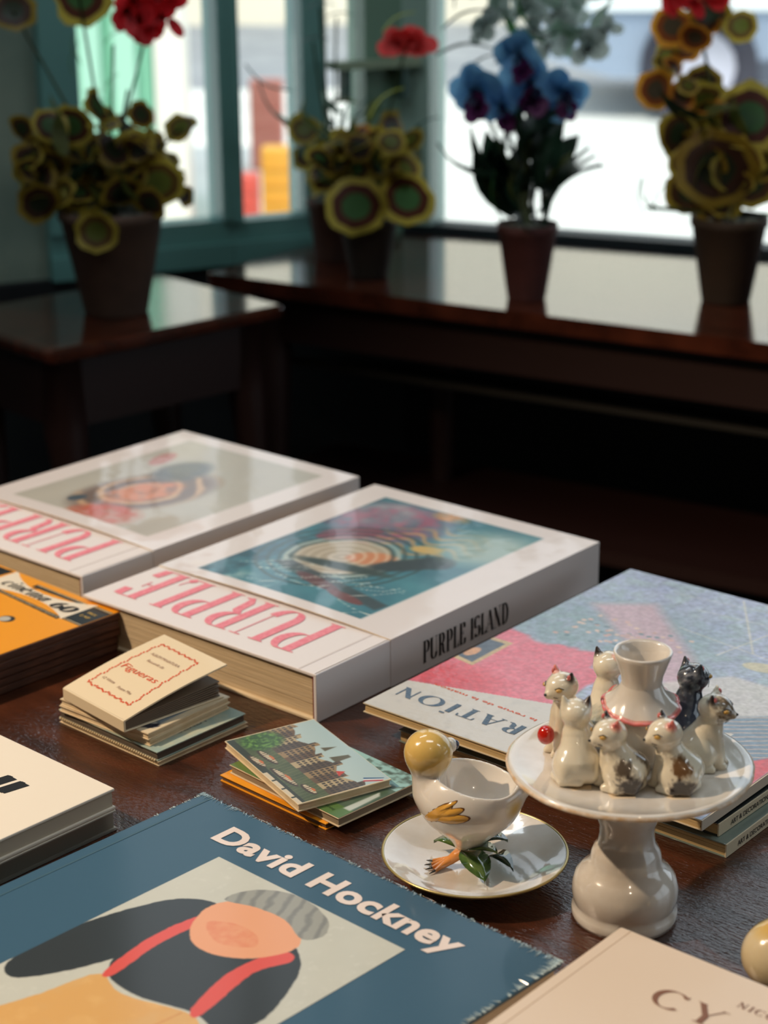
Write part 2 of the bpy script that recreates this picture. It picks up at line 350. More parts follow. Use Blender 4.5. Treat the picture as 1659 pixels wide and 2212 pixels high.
# ------------------------------------------------------------------ room structure (z relative to floor)
def wallpt(C, ang, s, n=0):
    a = math.radians(ang); return (C[0] + s*math.cos(a) - n*math.sin(a), C[1] + s*math.sin(a) + n*math.cos(a))
CN = (.035, 3.19)
def wbox(name, mats, C, ang, s0, s1, n0, n1, z0, z1, parent=None):
    P = [wallpt(C, ang, s, n) for s, n in ((s0, n0), (s1, n0), (s1, n1), (s0, n1))]
    return MB().prism(P, z0, z1).build(name, mats, parent)
plaster = mat('grey_green_plaster', (140, 154, 138), .85, noise=(7, (118, 136, 124)))
dark_wall = mat('dark_lower_wall', (22, 26, 28), .85)
tag(MB().box(-3.4, 3.4, -2.2, 3.4, -.05, 0).build('floor', mat('dark_floor', (40, 30, 26), .6, noise=(9, (28, 22, 20), (1, 8, 1)))), kind='structure')
tag(MB().box(-3.4, 3.4, -2.2, 3.4, 2.8, 2.85).build('ceiling', mat('ceiling_paint', (150, 146, 138), .9)), kind='structure')
for nm, b in (('wall_back', (-3.4, 3.4, -2.25, -2.2, 0, 2.8)), ('wall_west', (-3.45, -3.4, -2.2, 1.6, 0, 2.8)), ('wall_east', (3.4, 3.45, -2.2, 1.75, 0, .75)), ('wall_east_lintel', (3.4, 3.45, -2.2, 1.75, 2.2, 2.8))):
    tag(MB().box(*b).build(nm, mat('room_wall', (120, 112, 100), .85)), kind='structure')
# wall 1 (left) and wall 2 (right) below the windows, then the posts between the panes
tag(wbox('wall_left', dark_wall, CN, 24, -3.8, .02, 0, .14, 0, TZ-.03), kind='structure')
tag(wbox('wall_right', dark_wall, CN, -24, -.02, 3.8, 0, .14, 0, TZ-.03), kind='structure')
tag(wbox('wall_panel', plaster, CN, 24, -3.8, -.60, .02, .14, TZ-.03, 2.8), kind='structure')
tag(wbox('wall_lintel', plaster, CN, 24, -.60, .03, .02, .14, 2.45, 2.8), kind='structure')
tag(wbox('wall_lintel_right', plaster, CN, -24, -.02, 3.8, .02, .14, 2.45, 2.8), kind='structure')
tag(wbox('wall_far_right', plaster, CN, -24, 2.3, 3.8, .02, .14, TZ-.03, 2.45), kind='structure')
def window(n, C, ang, s0, s1, rail, f0, f1, m, mr=None):
    mr = mr or m
    w_ = tag(wbox('window_%d' % n, mr, C, ang, s0, s1, -.01, .07, TZ-.03, TZ+.006), kind='structure')
    wbox('bottom_rail', mr, C, ang, s0, s1, .0, .05, TZ+.006, TZ+rail, w_)
    wbox('frame_post', m, C, ang, s0, s0+f0, -.01, .06, TZ+rail, 2.45, w_)
    wbox('frame_post', m, C, ang, s1-f1, s1, -.01, .06, TZ+rail, 2.45, w_)
    wbox('top_rail', m, C, ang, s0, s1, 0, .05, 2.38, 2.45, w_)
    wbox('pane', pane_m, C, ang, s0+f0, s1-f1, .024, .030, TZ+rail, 2.38, w_)
    return w_
window(1, CN, 24, -.60, -.303, .042, .058, .016, teal)
window(2, CN, 24, -.302, -.142, .038, .018, .036, teal)
window(3, CN, 24, -.141, .0, .03, .004, .070, mat('grey_green_post_paint', (110, 146, 124), .45))
window(4, CN, -24, .0, 2.3, .012, .052, .05, mat('pale_teal_paint', (160, 190, 178), .4), mat('dark_slate_rail', (36, 46, 50), .5))
we = tag(MB().box(3.4, 3.45, -2.2, -.9, .75, 2.2).box(3.4, 3.45, 1.65, 1.75, .75, 2.2).build('window_5', teal, None), kind='structure')  # unseen window, added and sized to let in bluish side fill
for y_ in (-.87, .4): MB().box(3.4, 3.45, y_-.03, y_+.03, .75, 2.2).build('mullion', teal, we)
for y0_, y1_ in ((-.84, .37), (.43, 1.65)): MB().box(3.42, 3.426, y0_, y1_, .75, 2.2).build('pane', pane_m, we)
lg = thing('ledge_bracket', 'pale green ledge bar fixed across the green post behind the red flower', 'shelf', (0, 0, 0))
_p = wallpt(CN, 24, -.062, -.012)
MB().box(-.075, .075, -.035, .0, 0, .012).build('ledge_top', mat('pale_ledge_paint', (150, 168, 140), .5), lg)
for x_ in (-.05, .05): MB().box(x_-.005, x_+.005, -.03, 0, -.05, 0).build('support', teal_d, lg)
lg.location = (_p[0], _p[1], TZ+.272); lg.rotation_euler = (0, 0, math.radians(24))

# ------------------------------------------------------------------ street outside
pave = mat('pale_paving', (226, 226, 220), .8, noise=(1.2, (206, 208, 204)))
MBg = MB(); MBg.box(-14, 16, 3.6, 12, -.12, -.02); MBg.box(3.6, 16, -8, 3.6, -.12, -.02); tag(MBg.build('pavement', pave), kind='structure')
tag(MB().box(-14, 14, 12, 40, -.14, -.05).build('street', mat('asphalt', (150, 154, 158), .85, noise=(3, (130, 134, 140)))), kind='structure')
fb = thing('street_building', 'cream rendered building front across the street seen through the left panes', 'building', (-1.5, 17, -.05))
MB().box(-7, 9, 0, .6, 0, 4.6).build('facade', mat('cream_render', (238, 228, 206), .85), fb)
for i in range(6):
    MB().box(-5+i*2.3, -3.8+i*2.3, -.08, .0, 1.0, 3.0).build('shop_window', mat('shop_window_glass', (90, 104, 110), .15), fb)
    MB().box(-5.1+i*2.3, -3.7+i*2.3, -.12, -.0, .85, 1.0).build('sill', mat('stone_sill', (214, 208, 196), .8), fb)
kk = thing('green_kiosk', 'pale green street kiosk with panelled sides outside the left window', 'kiosk', (-1.14, 7.4, -.02))
MB().box(-.42, .28, 0, .8, 0, 2.3).build('body', mat('mint_paint', (126, 188, 158), .5), kk)
for i in range(5): MB().box(-.38+i*.13, -.30+i*.13, -.03, 0, .06, 2.1).build('panel', mat('light_mint_paint', (168, 214, 192), .5), kk)
MB().box(-.45, .31, -.06, .86, 2.3, 2.42).build('roof', mat('mint_roof', (96, 150, 124), .5), kk)
MB().box(.29, .40, -.02, .2, 0, 2.6).build('white_pillar', mat('white_pillar_paint', (236, 232, 220), .7), kk)
def barrier(x, y, c, lab, h, nm):
    t = thing('street_crate', lab, 'crate', (x, y, -.02)); m = mat(nm, c, .5)
    b = MB(); b.rbox(-.075, .075, -.06, .06, 0, h, .01); b.build('body', m, t)
    for k in range(3): MB().box(-.07, .07, -.066, -.058, h*(.2+.25*k), h*(.2+.25*k)+.012).build('rib', m, t)
barrier(-.545, 7.4, (206, 84, 70), 'red plastic crate on the pavement seen through the second pane', .21, 'red_plastic')
barrier(-.40, 7.7, (226, 166, 60), 'orange plastic crate on the pavement beside the red one', .27, 'orange_plastic')
barrier(-.52, 8.9, (214, 130, 116), 'pale red crate standing behind the red plastic crate', .40, 'pale_red_plastic')
# parked car, right
car = thing('parked_car', 'silver blue parked car outside the large right window', 'car', (3.05, 11.2, -.05), math.radians(-4))
sil = mat('silver_blue_paint', (150, 166, 190), .25, metal=.3, coat=1); dk = mat('car_dark_trim', (84, 90, 104), .5)
prof = [(-2.1, .35), (-2.15, .62), (-1.9, .80), (-1.1, .92), (-.6, 1.38), (.8, 1.42), (1.5, 1.0), (2.05, .92), (2.15, .6), (2.1, .3), (1.75, .25), (-1.75, .25)]
v = [(x, -.85, z) for x, z in prof] + [(x, .85, z) for x, z in prof]; n = len(prof)
MB().add(v, [tuple(range(n)), tuple(range(n, 2*n))[::-1]] + [(i, n+i, n+(i+1) % n, (i+1) % n) for i in range(n)]).build('body', sil, car)
MB().prism([(-.95, -.87), (.7, -.87), (.7, -.855), (-.95, -.855)], .95, 1.3).build('side_window', mat('car_glass', (80, 96, 112), .1), car)
MB().box(-1.9, 1.9, -.88, -.84, .60, .68).build('side_moulding', mat('white_moulding', (232, 238, 240), .4), car)
MB().box(-1.5, 1.5, -.87, -.84, .22, .34).build('door_sill', dk, car)
for x in (-1.3, 1.3):
    for y in (-.82, .82):
        wh = MB().tube([(x, y-.1, .31), (x, y+.1, .31)], .31, 24).build('wheel', mat('tyre_rubber', (66, 66, 78), .8), car)
        MB().tube([(x, y-.12*(1 if y < 0 else -1), .31), (x, y, .31)], .19, 16).build('hubcap', mat('hubcap_metal', (190, 190, 206), .4), wh)

# ------------------------------------------------------------------ background tables
def leg(px, py, top, mb): # tapered cabriole-like leg
    pts = [(px, py, top), (px+.0, py, top-.10), (px+.006, py-.006, top-.22), (px-.002, py+.002, top-.45), (px, py, .03), (px+.004, py-.004, 0)]
    mb.tube(pts, [.026, .030, .021, .015, .013, .018], 10)
T1 = thing('side_table', 'small varnished wooden table under the large potted plant at left', 'table', (-.422, 2.38, 0), math.radians(42.2))
MB().rbox(0, .385, 0, .29, TZ-.02, TZ, .006).build('tabletop', bwood, T1)
MB().box(.03, .355, .025, .04, TZ-.115, TZ-.02).box(.03, .355, .25, .265, TZ-.115, TZ-.02).build('apron', dwood, T1)
MB().box(.025, .04, .03, .26, TZ-.115, TZ-.02).box(.345, .36, .03, .26, TZ-.115, TZ-.02).build('side_apron', dwood, T1)
for x, y in ((.04, .04), (.345, .04), (.04, .25), (.345, .25)):
    b = MB(); leg(x, y, TZ-.02, b); b.build('leg', dwood, T1)
T2 = thing('long_table', 'long varnished wooden table under the row of pots before the window', 'table', (-.262, 2.855, 0), math.radians(-31.5))
def l2(x, y):
    a = math.radians(31.5); dx, dy = x+.262, y-2.855; return (dx*math.cos(a)-dy*math.sin(a), dx*math.sin(a)+dy*math.cos(a))
quad = [l2(*p) for p in ((-.262, 2.855), (1.45, 1.806), (1.72, 2.36), (.04, 3.155), (-.085, 3.10))]
MB().prism(quad, TZ-.024, TZ).build('tabletop', bwood, T2)
MB().box(.07, 1.9, .035, .055, TZ-.10, TZ-.024).build('apron', dwood, T2)
MB().box(.07, 1.9, .10, .13, TZ-.155, TZ-.14).build('stretcher', mat('dull_grey_wood', (40, 38, 34), .8), T2)
MB().box(.03, 1.9, .04, .30, TZ-.36, TZ-.34).build('lower_shelf', dwood, T2)
for x, y in ((.08, .05), (1.85, .05), (1.85, .3), (.28, .22)):
    b = MB(); leg(x, y, TZ-.024, b); b.build('leg', dwood, T2)

# ------------------------------------------------------------------ potted plants
def lmat(name, c, r=.5):
    m = mat(name, c, r); t_ = m.node_tree; b_ = t_.nodes['Principled BSDF']; o_ = t_.nodes['Material Output']
    if 'Mix Shader' not in t_.nodes:
        tr = t_.nodes.new('ShaderNodeBsdfTranslucent'); mi = t_.nodes.new('ShaderNodeMixShader'); tr.inputs[0].default_value = rgb(*[min(255, int(x*1.15+14)) for x in c]); mi.inputs[0].default_value = .42
        t_.links.new(b_.outputs[0], mi.inputs[1]); t_.links.new(tr.outputs[0], mi.inputs[2]); t_.links.new(mi.outputs[0], o_.inputs[0])
    return m
def two_tone(nm, a, b, c): return [lmat(nm+'_centre', a, .45), lmat(nm+'_band', b, .5), lmat(nm+'_rim', c, .5)]
ringA = two_tone('leaf_green', (58, 92, 52), (74, 36, 26), (176, 156, 62))
ringB = two_tone('leaf_dark', (34, 44, 26), (60, 34, 20), (140, 116, 34))
ringC = two_tone('leaf_olive', (96, 104, 40), (96, 70, 30), (176, 156, 58))
ringO = two_tone('leaf_orange', (60, 50, 34), (110, 52, 20), (206, 140, 40))
def disc_leaf(nm, mats, seed):
    r = random.Random(seed); n = 18; mb = MB(); ph = r.random()*6; R = [0, .46, .76, 1.0]
    v = [(0, 0, -.06)]
    for k in (1, 2, 3):
        for i in range(n):
            a = 2*PI*i/n; rr = R[k]*.5*(1+.05*math.sin(7*a+ph)*(k/3)); z = .10*math.sin(2*a+ph)*(k/3)**2 + .05*math.sin(5*a)*(k == 3)
            v.append((rr*math.cos(a), rr*.92*math.sin(a), z))
    mb.add(v, [(0, 1+i, 1+(i+1) % n) for i in range(n)], 0, True)
    mb.f += []
    for k in (1, 2):
        for i in range(n):
            a = 1+(k-1)*n+i; b = 1+(k-1)*n+(i+1) % n; mb.f.append((a, a+n, b+n, b)); mb.m.append(k); mb.sm.append(True)
    return mb.mesh(nm, mats)
LEAF = {k: [disc_leaf('leaf', m, s) for s in range(3)] for k, m in (('A', ringA), ('B', ringB), ('C', ringC), ('O', ringO))}
def blade_mesh(m, wd=.22, bend=.15):
    mb = MB(); v = []; n = 7
    for i in range(n+1):
        t = i/n; w_ = wd*math.sin(PI*(.06+.94*t)**.8)*.5 + .004; v += [(t, -w_, bend*math.sin(t*PI)-.03), (t, 0, bend*math.sin(t*PI)), (t, w_, bend*math.sin(t*PI)-.03)]
    mb.add(v, [f for i in range(n) for f in ((3*i, 3*i+3, 3*i+4, 3*i+1), (3*i+1, 3*i+4, 3*i+5, 3*i+2))], 0, True); return mb.mesh('leaf', m)
BL = {'dark': blade_mesh(lmat('dark_leaf_green', (24, 44, 30), .4), .52), 'green': blade_mesh(lmat('mid_leaf_green', (66, 120, 66), .45), .26), 'lime': blade_mesh(lmat('lime_leaf', (170, 182, 74), .5), .22),
      'teal': blade_mesh(lmat('teal_leaf', (40, 84, 74), .45), .16), 'pale': blade_mesh(lmat('pale_leaf', (150, 176, 160), .5), .5), 'olive': blade_mesh(lmat('olive_leaf', (84, 92, 40), .5), .4)}
def petal(m, wd=1.0):
    mb = MB(); n = 9; v = [(0, 0, 0)] + [(.55*(1-math.cos(2*PI*i/n))*.9, .5*wd*math.sin(2*PI*i/n), .10*(1-math.cos(2*PI*i/n))) for i in range(n)]
    mb.add(v, [(0, 1+i, 1+(i+1) % n) for i in range(n)], 0, True); return mb.mesh('petal', m)
PT = {'blue': petal(lmat('blue_petal', (110, 164, 204), .55)), 'violet': petal(lmat('violet_petal', (92, 30, 84), .55)), 'red': petal(lmat('red_petal', (214, 36, 46), .5), .7), 'pink': petal(lmat('coral_petal', (226, 70, 70), .5), 1.1),
      'grey': petal(lmat('grey_white_petal', (176, 188, 184), .6), .9), 'navy': petal(lmat('navy_petal', (30, 38, 70), .5))}
PPM = 1500.0
def pot(name, label, px, py, wt, wb, hgt_px, col, n2, tilt=0):
    x, y = at(px, py); k = math.hypot(x, y)/2.75; sc = k/PPM; t = thing(name, label, 'potted plant', (x, y, TZ))
    rt, rb, h = wt/2*sc, wb/2*sc, hgt_px*sc*1.05
    m = mat(n2, col, .75, noise=(18, tuple(int(c*.8) for c in col)), bump=(60, .3))
    MB().lathe([(0, 0), (rb*.96, 0), (rb, .003), (rt*.95, h-.014), (rt, h-.012), (rt, h), (rt*.9, h), (rt*.86, h-.02), (0, h-.02)], 36).build('pot', m, t)
    s = MB()
    for i in range(70):
        a = random.random()*2*PI; r = rt*.84*math.sqrt(random.random()); s.ball((r*math.cos(a), r*math.sin(a), h-.012+random.random()*.006), random.uniform(.004, .008), 5, 3)
    tag(s.build('gravel', mat('grey_gravel', (120, 128, 122), .8), t), kind='stuff')
    t['_sc'] = 0; del t['_sc']
    return t, sc, h, (px, py)
def place(t, sc, pp, me, px, py, size, rot, yaw=0.0, depth=None, nm='leaf'):
    """put a leaf or petal on plant t: px/py offsets of the photo turned into metres in the plant's own plane"""
    o = link(nm, me, t); o.location = ((px-pp[0])*sc, random.uniform(-.05, .05) if depth is None else depth, (pp[1]-py)*sc*1.02)
    o.scale = (size*sc,)*3; o.rotation_euler = rot; return o
FACE = lambda: (PI/2+random.uniform(-.45, .35), random.uniform(-.3, .3), random.uniform(-.5, .5))
TIP = lambda: (random.uniform(-.2, 2.4), random.uniform(-.9, .9), random.uniform(-1, 1))
def up(ang, lean=0): return (0, -math.radians(ang), lean)     # blade rising at ang degrees in the view plane
def flower(t, sc, pp, px, py, size, kind, n=7, d=-.02):
    x, z = (px-pp[0])*sc, (pp[1]-py)*sc*1.02
    for i in range(n):
        o = link('petal', PT[kind], t); ball = n > 10; j = size*sc*.22 if ball else 0; o.location = (x+random.uniform(-j, j)*1.3, d+random.uniform(-.008, .008)-j*.5, z+random.uniform(-j, j)*.8); o.scale = (size*sc*random.uniform(.30, .42) if ball else size*sc*random.uniform(.42, .62),)*3
        o.rotation_euler = (PI/2+random.uniform(-.6, .6), -2*PI*i*.618 + random.uniform(-.3, .3), random.uniform(-.5, .5))
def stem(t, sc, pp, px, py, h, r=.002, d=-.0, m=None):
    x, z = (px-pp[0])*sc, (pp[1]-py)*sc*1.02
    MB().tube([(0, 0, h-.01), (x*.3, d*.5, h+(z-h)*.4), (x, d, z)], r, 6).build('stem', m or mat('stem_green', (66, 84, 56), .6), t)
def pack(t, sc, pp, cx, cy, rx, ry, n, kinds, s0, s1):
    for i in range(n):
        a = random.random()*2*PI; r = math.sqrt(random.random()); k = random.choice(kinds)
        me = random.choice(LEAF[k]) if k in LEAF else BL[k]; px, py = cx+rx*r*math.cos(a), cy+ry*r*math.sin(a)
        place(t, sc, pp, me, px, py, random.uniform(s0, s1), TIP() if k in LEAF else (random.uniform(-.6, .6), -random.uniform(.2, 2.8), random.uniform(-.8, .8)))
# left plant
t, sc, h, pp = pot('potted_plant', 'yellow-rimmed leafy plant with a red flower, alone on the small left table', 252, 674, 228, 138, 215, (92, 68, 54), 'dark_terracotta')
for a in [(140, 275, 70, 'A'), (235, 245, 75, 'A'), (75, 285, 60, 'B'), (105, 330, 70, 'B'), (100, 400, 85, 'C'), (92, 440, 60, 'B'), (190, 340, 85, 'B'), (328, 258, 55, 'B'), (408, 287, 70, 'C'), (360, 395, 100, 'C'),
          (395, 432, 60, 'B'), (300, 350, 90, 'B'), (160, 380, 80, 'B'), (250, 315, 70, 'B'), (215, 390, 80, 'B'), (285, 410, 85, 'B'), (330, 440, 70, 'B')]:
    place(t, sc, pp, random.choice(LEAF[a[3]]), a[0], a[1], a[2]*1.15, TIP())
pack(t, sc, pp, 240, 365, 150, 95, 52, ['B', 'B', 'A', 'dark', 'C', 'olive'], 60, 105); pack(t, sc, pp, 230, 420, 120, 45, 16, ['dark', 'B', 'olive'], 60, 100)
for a in [(235, 480, 95, 'C', -.075), (210, 22, 140, 'A', 0), (72, 50, 100, 'B', 0)]: place(t, sc, pp, LEAF[a[3]][0], a[0], a[1], a[2], FACE(), depth=a[4])
for a in ((275, 120), (210, 25), (300, 210), (72, 50), (360, 50), (140, 275), (408, 287)): stem(t, sc, pp, a[0], a[1], h)
for i in range(7): place(t, sc, pp, BL['green'], 200+random.uniform(-30, 60), 120+i*22, 50, up(random.uniform(20, 160)))
flower(t, sc, pp, 360, 48, 150, 'red', 40)
# middle back pot
t, sc, h, pp = pot('potted_plant', 'thin pot with blue-green blades half hidden behind the small dark pot', 722, 560, 112, 82, 125, (98, 66, 54), 'dusty_terracotta')
for px, py, s, a in ((650, 290, 130, 130), (700, 300, 120, 60), (640, 200, 110, 150), (760, 330, 120, 70), (690, 380, 100, 110), (740, 360, 120, 40)): place(t, sc, pp, BL['teal'], px, py, s, up(a))
pack(t, sc, pp, 715, 330, 60, 90, 30, ['teal', 'C', 'olive', 'A', 'pale'], 60, 100)
for px, py in ((685, 108), (735, 60), (700, 40)): stem(t, sc, pp, px, py, h); place(t, sc, pp, BL['dark'], px-25, py, 60, up(5), depth=0)
# middle front pot
t, sc, h, pp = pot('potted_plant', 'small dark pot with two large ringed leaves hanging over its rim', 797, 597, 128, 82, 125, (54, 44, 34), 'black_brown_pot')
place(t, sc, pp, LEAF['A'][1], 772, 432, 135, (PI/2-.1, 0, .1), depth=-.06); place(t, sc, pp, LEAF['A'][2], 880, 418, 128, (PI/2+.1, .2, -.3), depth=-.05)
pack(t, sc, pp, 800, 350, 115, 75, 46, ['C', 'A', 'B', 'olive', 'teal', 'C'], 55, 100)
place(t, sc, pp, BL['lime'], 800, 255, 95, up(40), depth=-.03); place(t, sc, pp, LEAF['O'][0], 775, 300, 70, TIP()); place(t, sc, pp, BL['lime'], 830, 95, 80, up(30), depth=.06)
for i in range(5): flower(t, sc, pp, 850+i*15, 118, 70, 'pink', 3, .04)
stem(t, sc, pp, 880, 125, h, d=.03)
# pansy pot
t, sc, h, pp = pot('potted_plant', 'reddish brown pot of blue and violet pansies with dark leaves and white gravel', 1137, 645, 132, 84, 158, (88, 44, 40), 'red_brown_pot')
for px, py, s, a in ((1100, 470, 190, 118), (1120, 480, 200, 100), (1150, 480, 210, 78), (1165, 480, 190, 60), (1130, 490, 160, 92), (1090, 400, 150, 125), (1150, 400, 150, 70), (1170, 470, 170, 48), (1110, 350, 120, 95)):
    place(t, sc, pp, BL['dark'], px, py, s, up(a, random.uniform(-.4, .4)))
place(t, sc, pp, BL['dark'], 1155, 450, 165, up(38), depth=-.03); place(t, sc, pp, BL['dark'], 1165, 430, 150, up(30), depth=-.02); place(t, sc, pp, BL['green'], 1080, 470, 110, up(100)); pack(t, sc, pp, 1130, 370, 70, 100, 34, ['dark', 'dark', 'olive'], 80, 150)
for px, py, s in ((1018, 200, 110), (1132, 190, 125), (1205, 205, 110), (1108, 128, 90), (1075, 230, 80)):
    flower(t, sc, pp, px, py, s, 'blue', 8, -.03); flower(t, sc, pp, px+5, py+32, s*.55, 'violet', 5, -.05); flower(t, sc, pp, px, py+8, s*.35, 'navy', 4, -.055); stem(t, sc, pp, px, py, h, .003)
for i in range(26): flower(t, sc, pp, random.uniform(1030, 1330), random.uniform(-30, 130), random.uniform(60, 100), 'grey', 3, random.uniform(-.02, .08))
for px, py, s, a in ((950, 80, 110, 20), (940, 130, 120, 5), (970, 20, 120, 30), (975, 40, 80, 60), (1060, 150, 90, 20), (1150, 110, 80, 15), (1000, 170, 80, 30), (1100, 60, 90, 45)): place(t, sc, pp, BL['dark'], px, py, s, up(a), depth=-.01)
pack(t, sc, pp, 1190, 60, 150, 90, 22, ['pale', 'green', 'pale', 'olive'], 60, 110)
# right pot
t, sc, h, pp = pot('potted_plant', 'tall plant of dark ringed leaves and a red flower in the dark pot at right', 1567, 650, 165, 105, 175, (62, 46, 32), 'olive_brown_pot')
for a in [(1520, 360, 175, 'B', -.05), (1590, 262, 160, 'A', -.03), (1500, 205, 90, 'B', .02), (1400, 210, 95, 'O', .0), (1430, 85, 95, 'O', 0), (1505, 60, 95, 'B', .0), (1570, 85, 75, 'C', 0), (1610, 400, 120, 'B', 0), (1480, 420, 110, 'B', .0), (1635, 340, 100, 'O', .0), (1540, 440, 110, 'B', 0)]:
    place(t, sc, pp, LEAF[a[3]][int(a[0]) % 3], a[0], a[1], a[2], FACE(), depth=a[4])
pack(t, sc, pp, 1545, 330, 100, 110, 48, ['B', 'C', 'B', 'olive', 'dark', 'A'], 60, 115); pack(t, sc, pp, 1470, 170, 70, 90, 12, ['olive', 'C', 'green', 'O'], 50, 80)
place(t, sc, pp, BL['green'], 1610, 440, 130, up(-35), depth=-.08)
for px, py, s, a in ((1440, 450, 70, 155), (1400, 455, 75, 110), (1380, 460, 80, 95), (1400, 450, 60, 65)): place(t, sc, pp, BL['green'], px, py, s, up(a), depth=-.02)
flower(t, sc, pp, 1462, 0, 150, 'red', 40); stem(t, sc, pp, 1462, 0, h, .0025); stem(t, sc, pp, 1590, 262, h, .0025); stem(t, sc, pp, 1390, 450, h, .003); stem(t, sc, pp, 1640, 250, h, .0025)
t, sc, h, pp = pot('potted_plant', 'rust red pot cut off by the right edge, beside the dark pot', 1738, 676, 125, 92, 135, (96, 44, 36), 'rust_pot')
pack(t, sc, pp, 1790, 420, 35, 80, 10, ['O', 'C', 'B', 'olive'], 60, 100)

# ------------------------------------------------------------------ display table
tab = thing('display_table', 'dark brown wooden display table carrying the books and figurines', 'table', (0, 0, 0), math.radians(-42))
MB().rbox(-1.25, .75, .22, 1.258, TZ-.035, TZ, .003).build('tabletop', wood, tab)
MB().box(-1.2, .7, 1.19, 1.21, TZ-.13, TZ-.035).box(-1.2, .7, .27, .29, TZ-.13, TZ-.035).build('apron', dwood, tab)
for x in (-1.17, .67):
    for y in (.30, 1.17): b = MB(); b.rbox(x-.03, x+.03, y-.03, y+.03, 0, TZ-.035, .004); b.build('leg', dwood, tab)

# ------------------------------------------------------------------ books
def pageblock(x0, x1, y0, y1, z0, z1, n, m, parent, jit=.0005, name='page_block'):
    mb = MB(); r = random.Random(int(x1*1e4)+int(y1*1e4)); h = (z1-z0)/n
    for i in range(n):
        j = [r.uniform(0, jit) for _ in range(4)]; mb.box(x0+j[0], x1-j[1], y0+j[2], y1-j[3], z0+i*h, z0+(i+1)*h-.00008)
    return mb.build(name, m, parent)
def corner_frame(N, a, Wd):      # N = near (right-lower) corner, x axis at angle a; returns left corner
    a = math.radians(a); return (N[0]-Wd*math.cos(a), N[1]-Wd*math.sin(a))
def big_box_book(label, Lc, a, Wd, Dp, t, jk_y, paint, glow):
    r = thing('art_book', label, 'book', (Lc[0], Lc[1], TZ), math.radians(a)); b = .0026
    MB().rbox(0, Wd-.001, 0, Dp, t-b, t, .0006).build('front_board', white_card, r)
    MB().rbox(0, Wd-.001, 0, Dp, 0, b, .0006).build('back_board', cream, r)
    MB().rbox(Wd-.0032, Wd-.0002, 0, Dp, 0, t, .0008).build('spine', white_card, r)
    MB().box(Wd-.0042, Wd-.0032, .0003, .0012, b, t-b).build('headband', mat('dark_red_band', (120, 44, 36), .7), r)
    pageblock(.006, Wd-.0045, .003, Dp-.003, b+.0001, t-b-.0009, 26, pages, r)
    MB().box(Wd-.018, Wd-.0165, .0005, Dp-.0005, t-.0001, t+.00025).build('hinge_groove', mat('hinge_shade', (214, 204, 202), .6), r)
    # wrap-around jacket (top, spine), slightly bowed so that its edge stands proud of the board
    bow = lambda X, Y: t + .0005 + .0030*np.sin(np.clip(X/(Wd*1000), 0, 1)*PI)**.8*np.exp(-(np.clip(Y-jk_y*1000, 0, None)/70)**1.3)
    X0, X1, Y0, Y1 = -.5, Wd*1000+.3, jk_y*1000, Dp*1000+.3
    nx, ny = 170, 190; X, Y = np.meshgrid(np.linspace(X0, X1, nx), np.linspace(Y0, Y1, ny)); Z = bow(X, Y)
    V = [np.stack([X/1000, Y/1000, Z], -1).reshape(-1, 3)]; C = [paint(X, Y).reshape(-1, 3)]; i = np.arange((ny-1)*(nx-1)); q = (i//(nx-1))*nx + i % (nx-1)
    F = [np.stack([q, q+1, q+nx+1, q+nx], -1)]; o = nx*ny
    Vs = np.array([(X1/1000, y, z) for z in (t+.0004, .0002) for y in (Y0/1000, Y1/1000)] + [(x, Y0/1000, z) for x, z in ((X1/1000, t+.0004), (X1/1000, .0002), (Wd-.0001, t+.0004), (Wd-.0001, .0002))])
    V.append(Vs); C.append(np.full((8, 3), (228, 218, 216.))); F.append(np.array([(o, o+2, o+3, o+1), (o+4, o+6, o+7, o+5)]))
    link('dust_jacket', npmesh('dust_jacket', np.concatenate(V), np.concatenate(F), gloss_white, np.concatenate(C)), r)
    lip = MB(); m = 40; pts = [(X0+(X1-X0)*k/m, Y0) for k in range(m+1)]; zz = [float(bow(np.array(x), np.array(y))) for x, y in pts]
    lip.add([(p[0]/1000, p[1]/1000-.0001, z) for p, z in zip(pts, zz)] + [(p[0]/1000, p[1]/1000-.0001, max(z-.0007, t)) for p, z in zip(pts, zz)], [(k, m+1+k, m+2+k, k+1) for k in range(m)])
    lip.build('jacket_edge', cream, r)
    return r
WHT = (232, 222, 220)
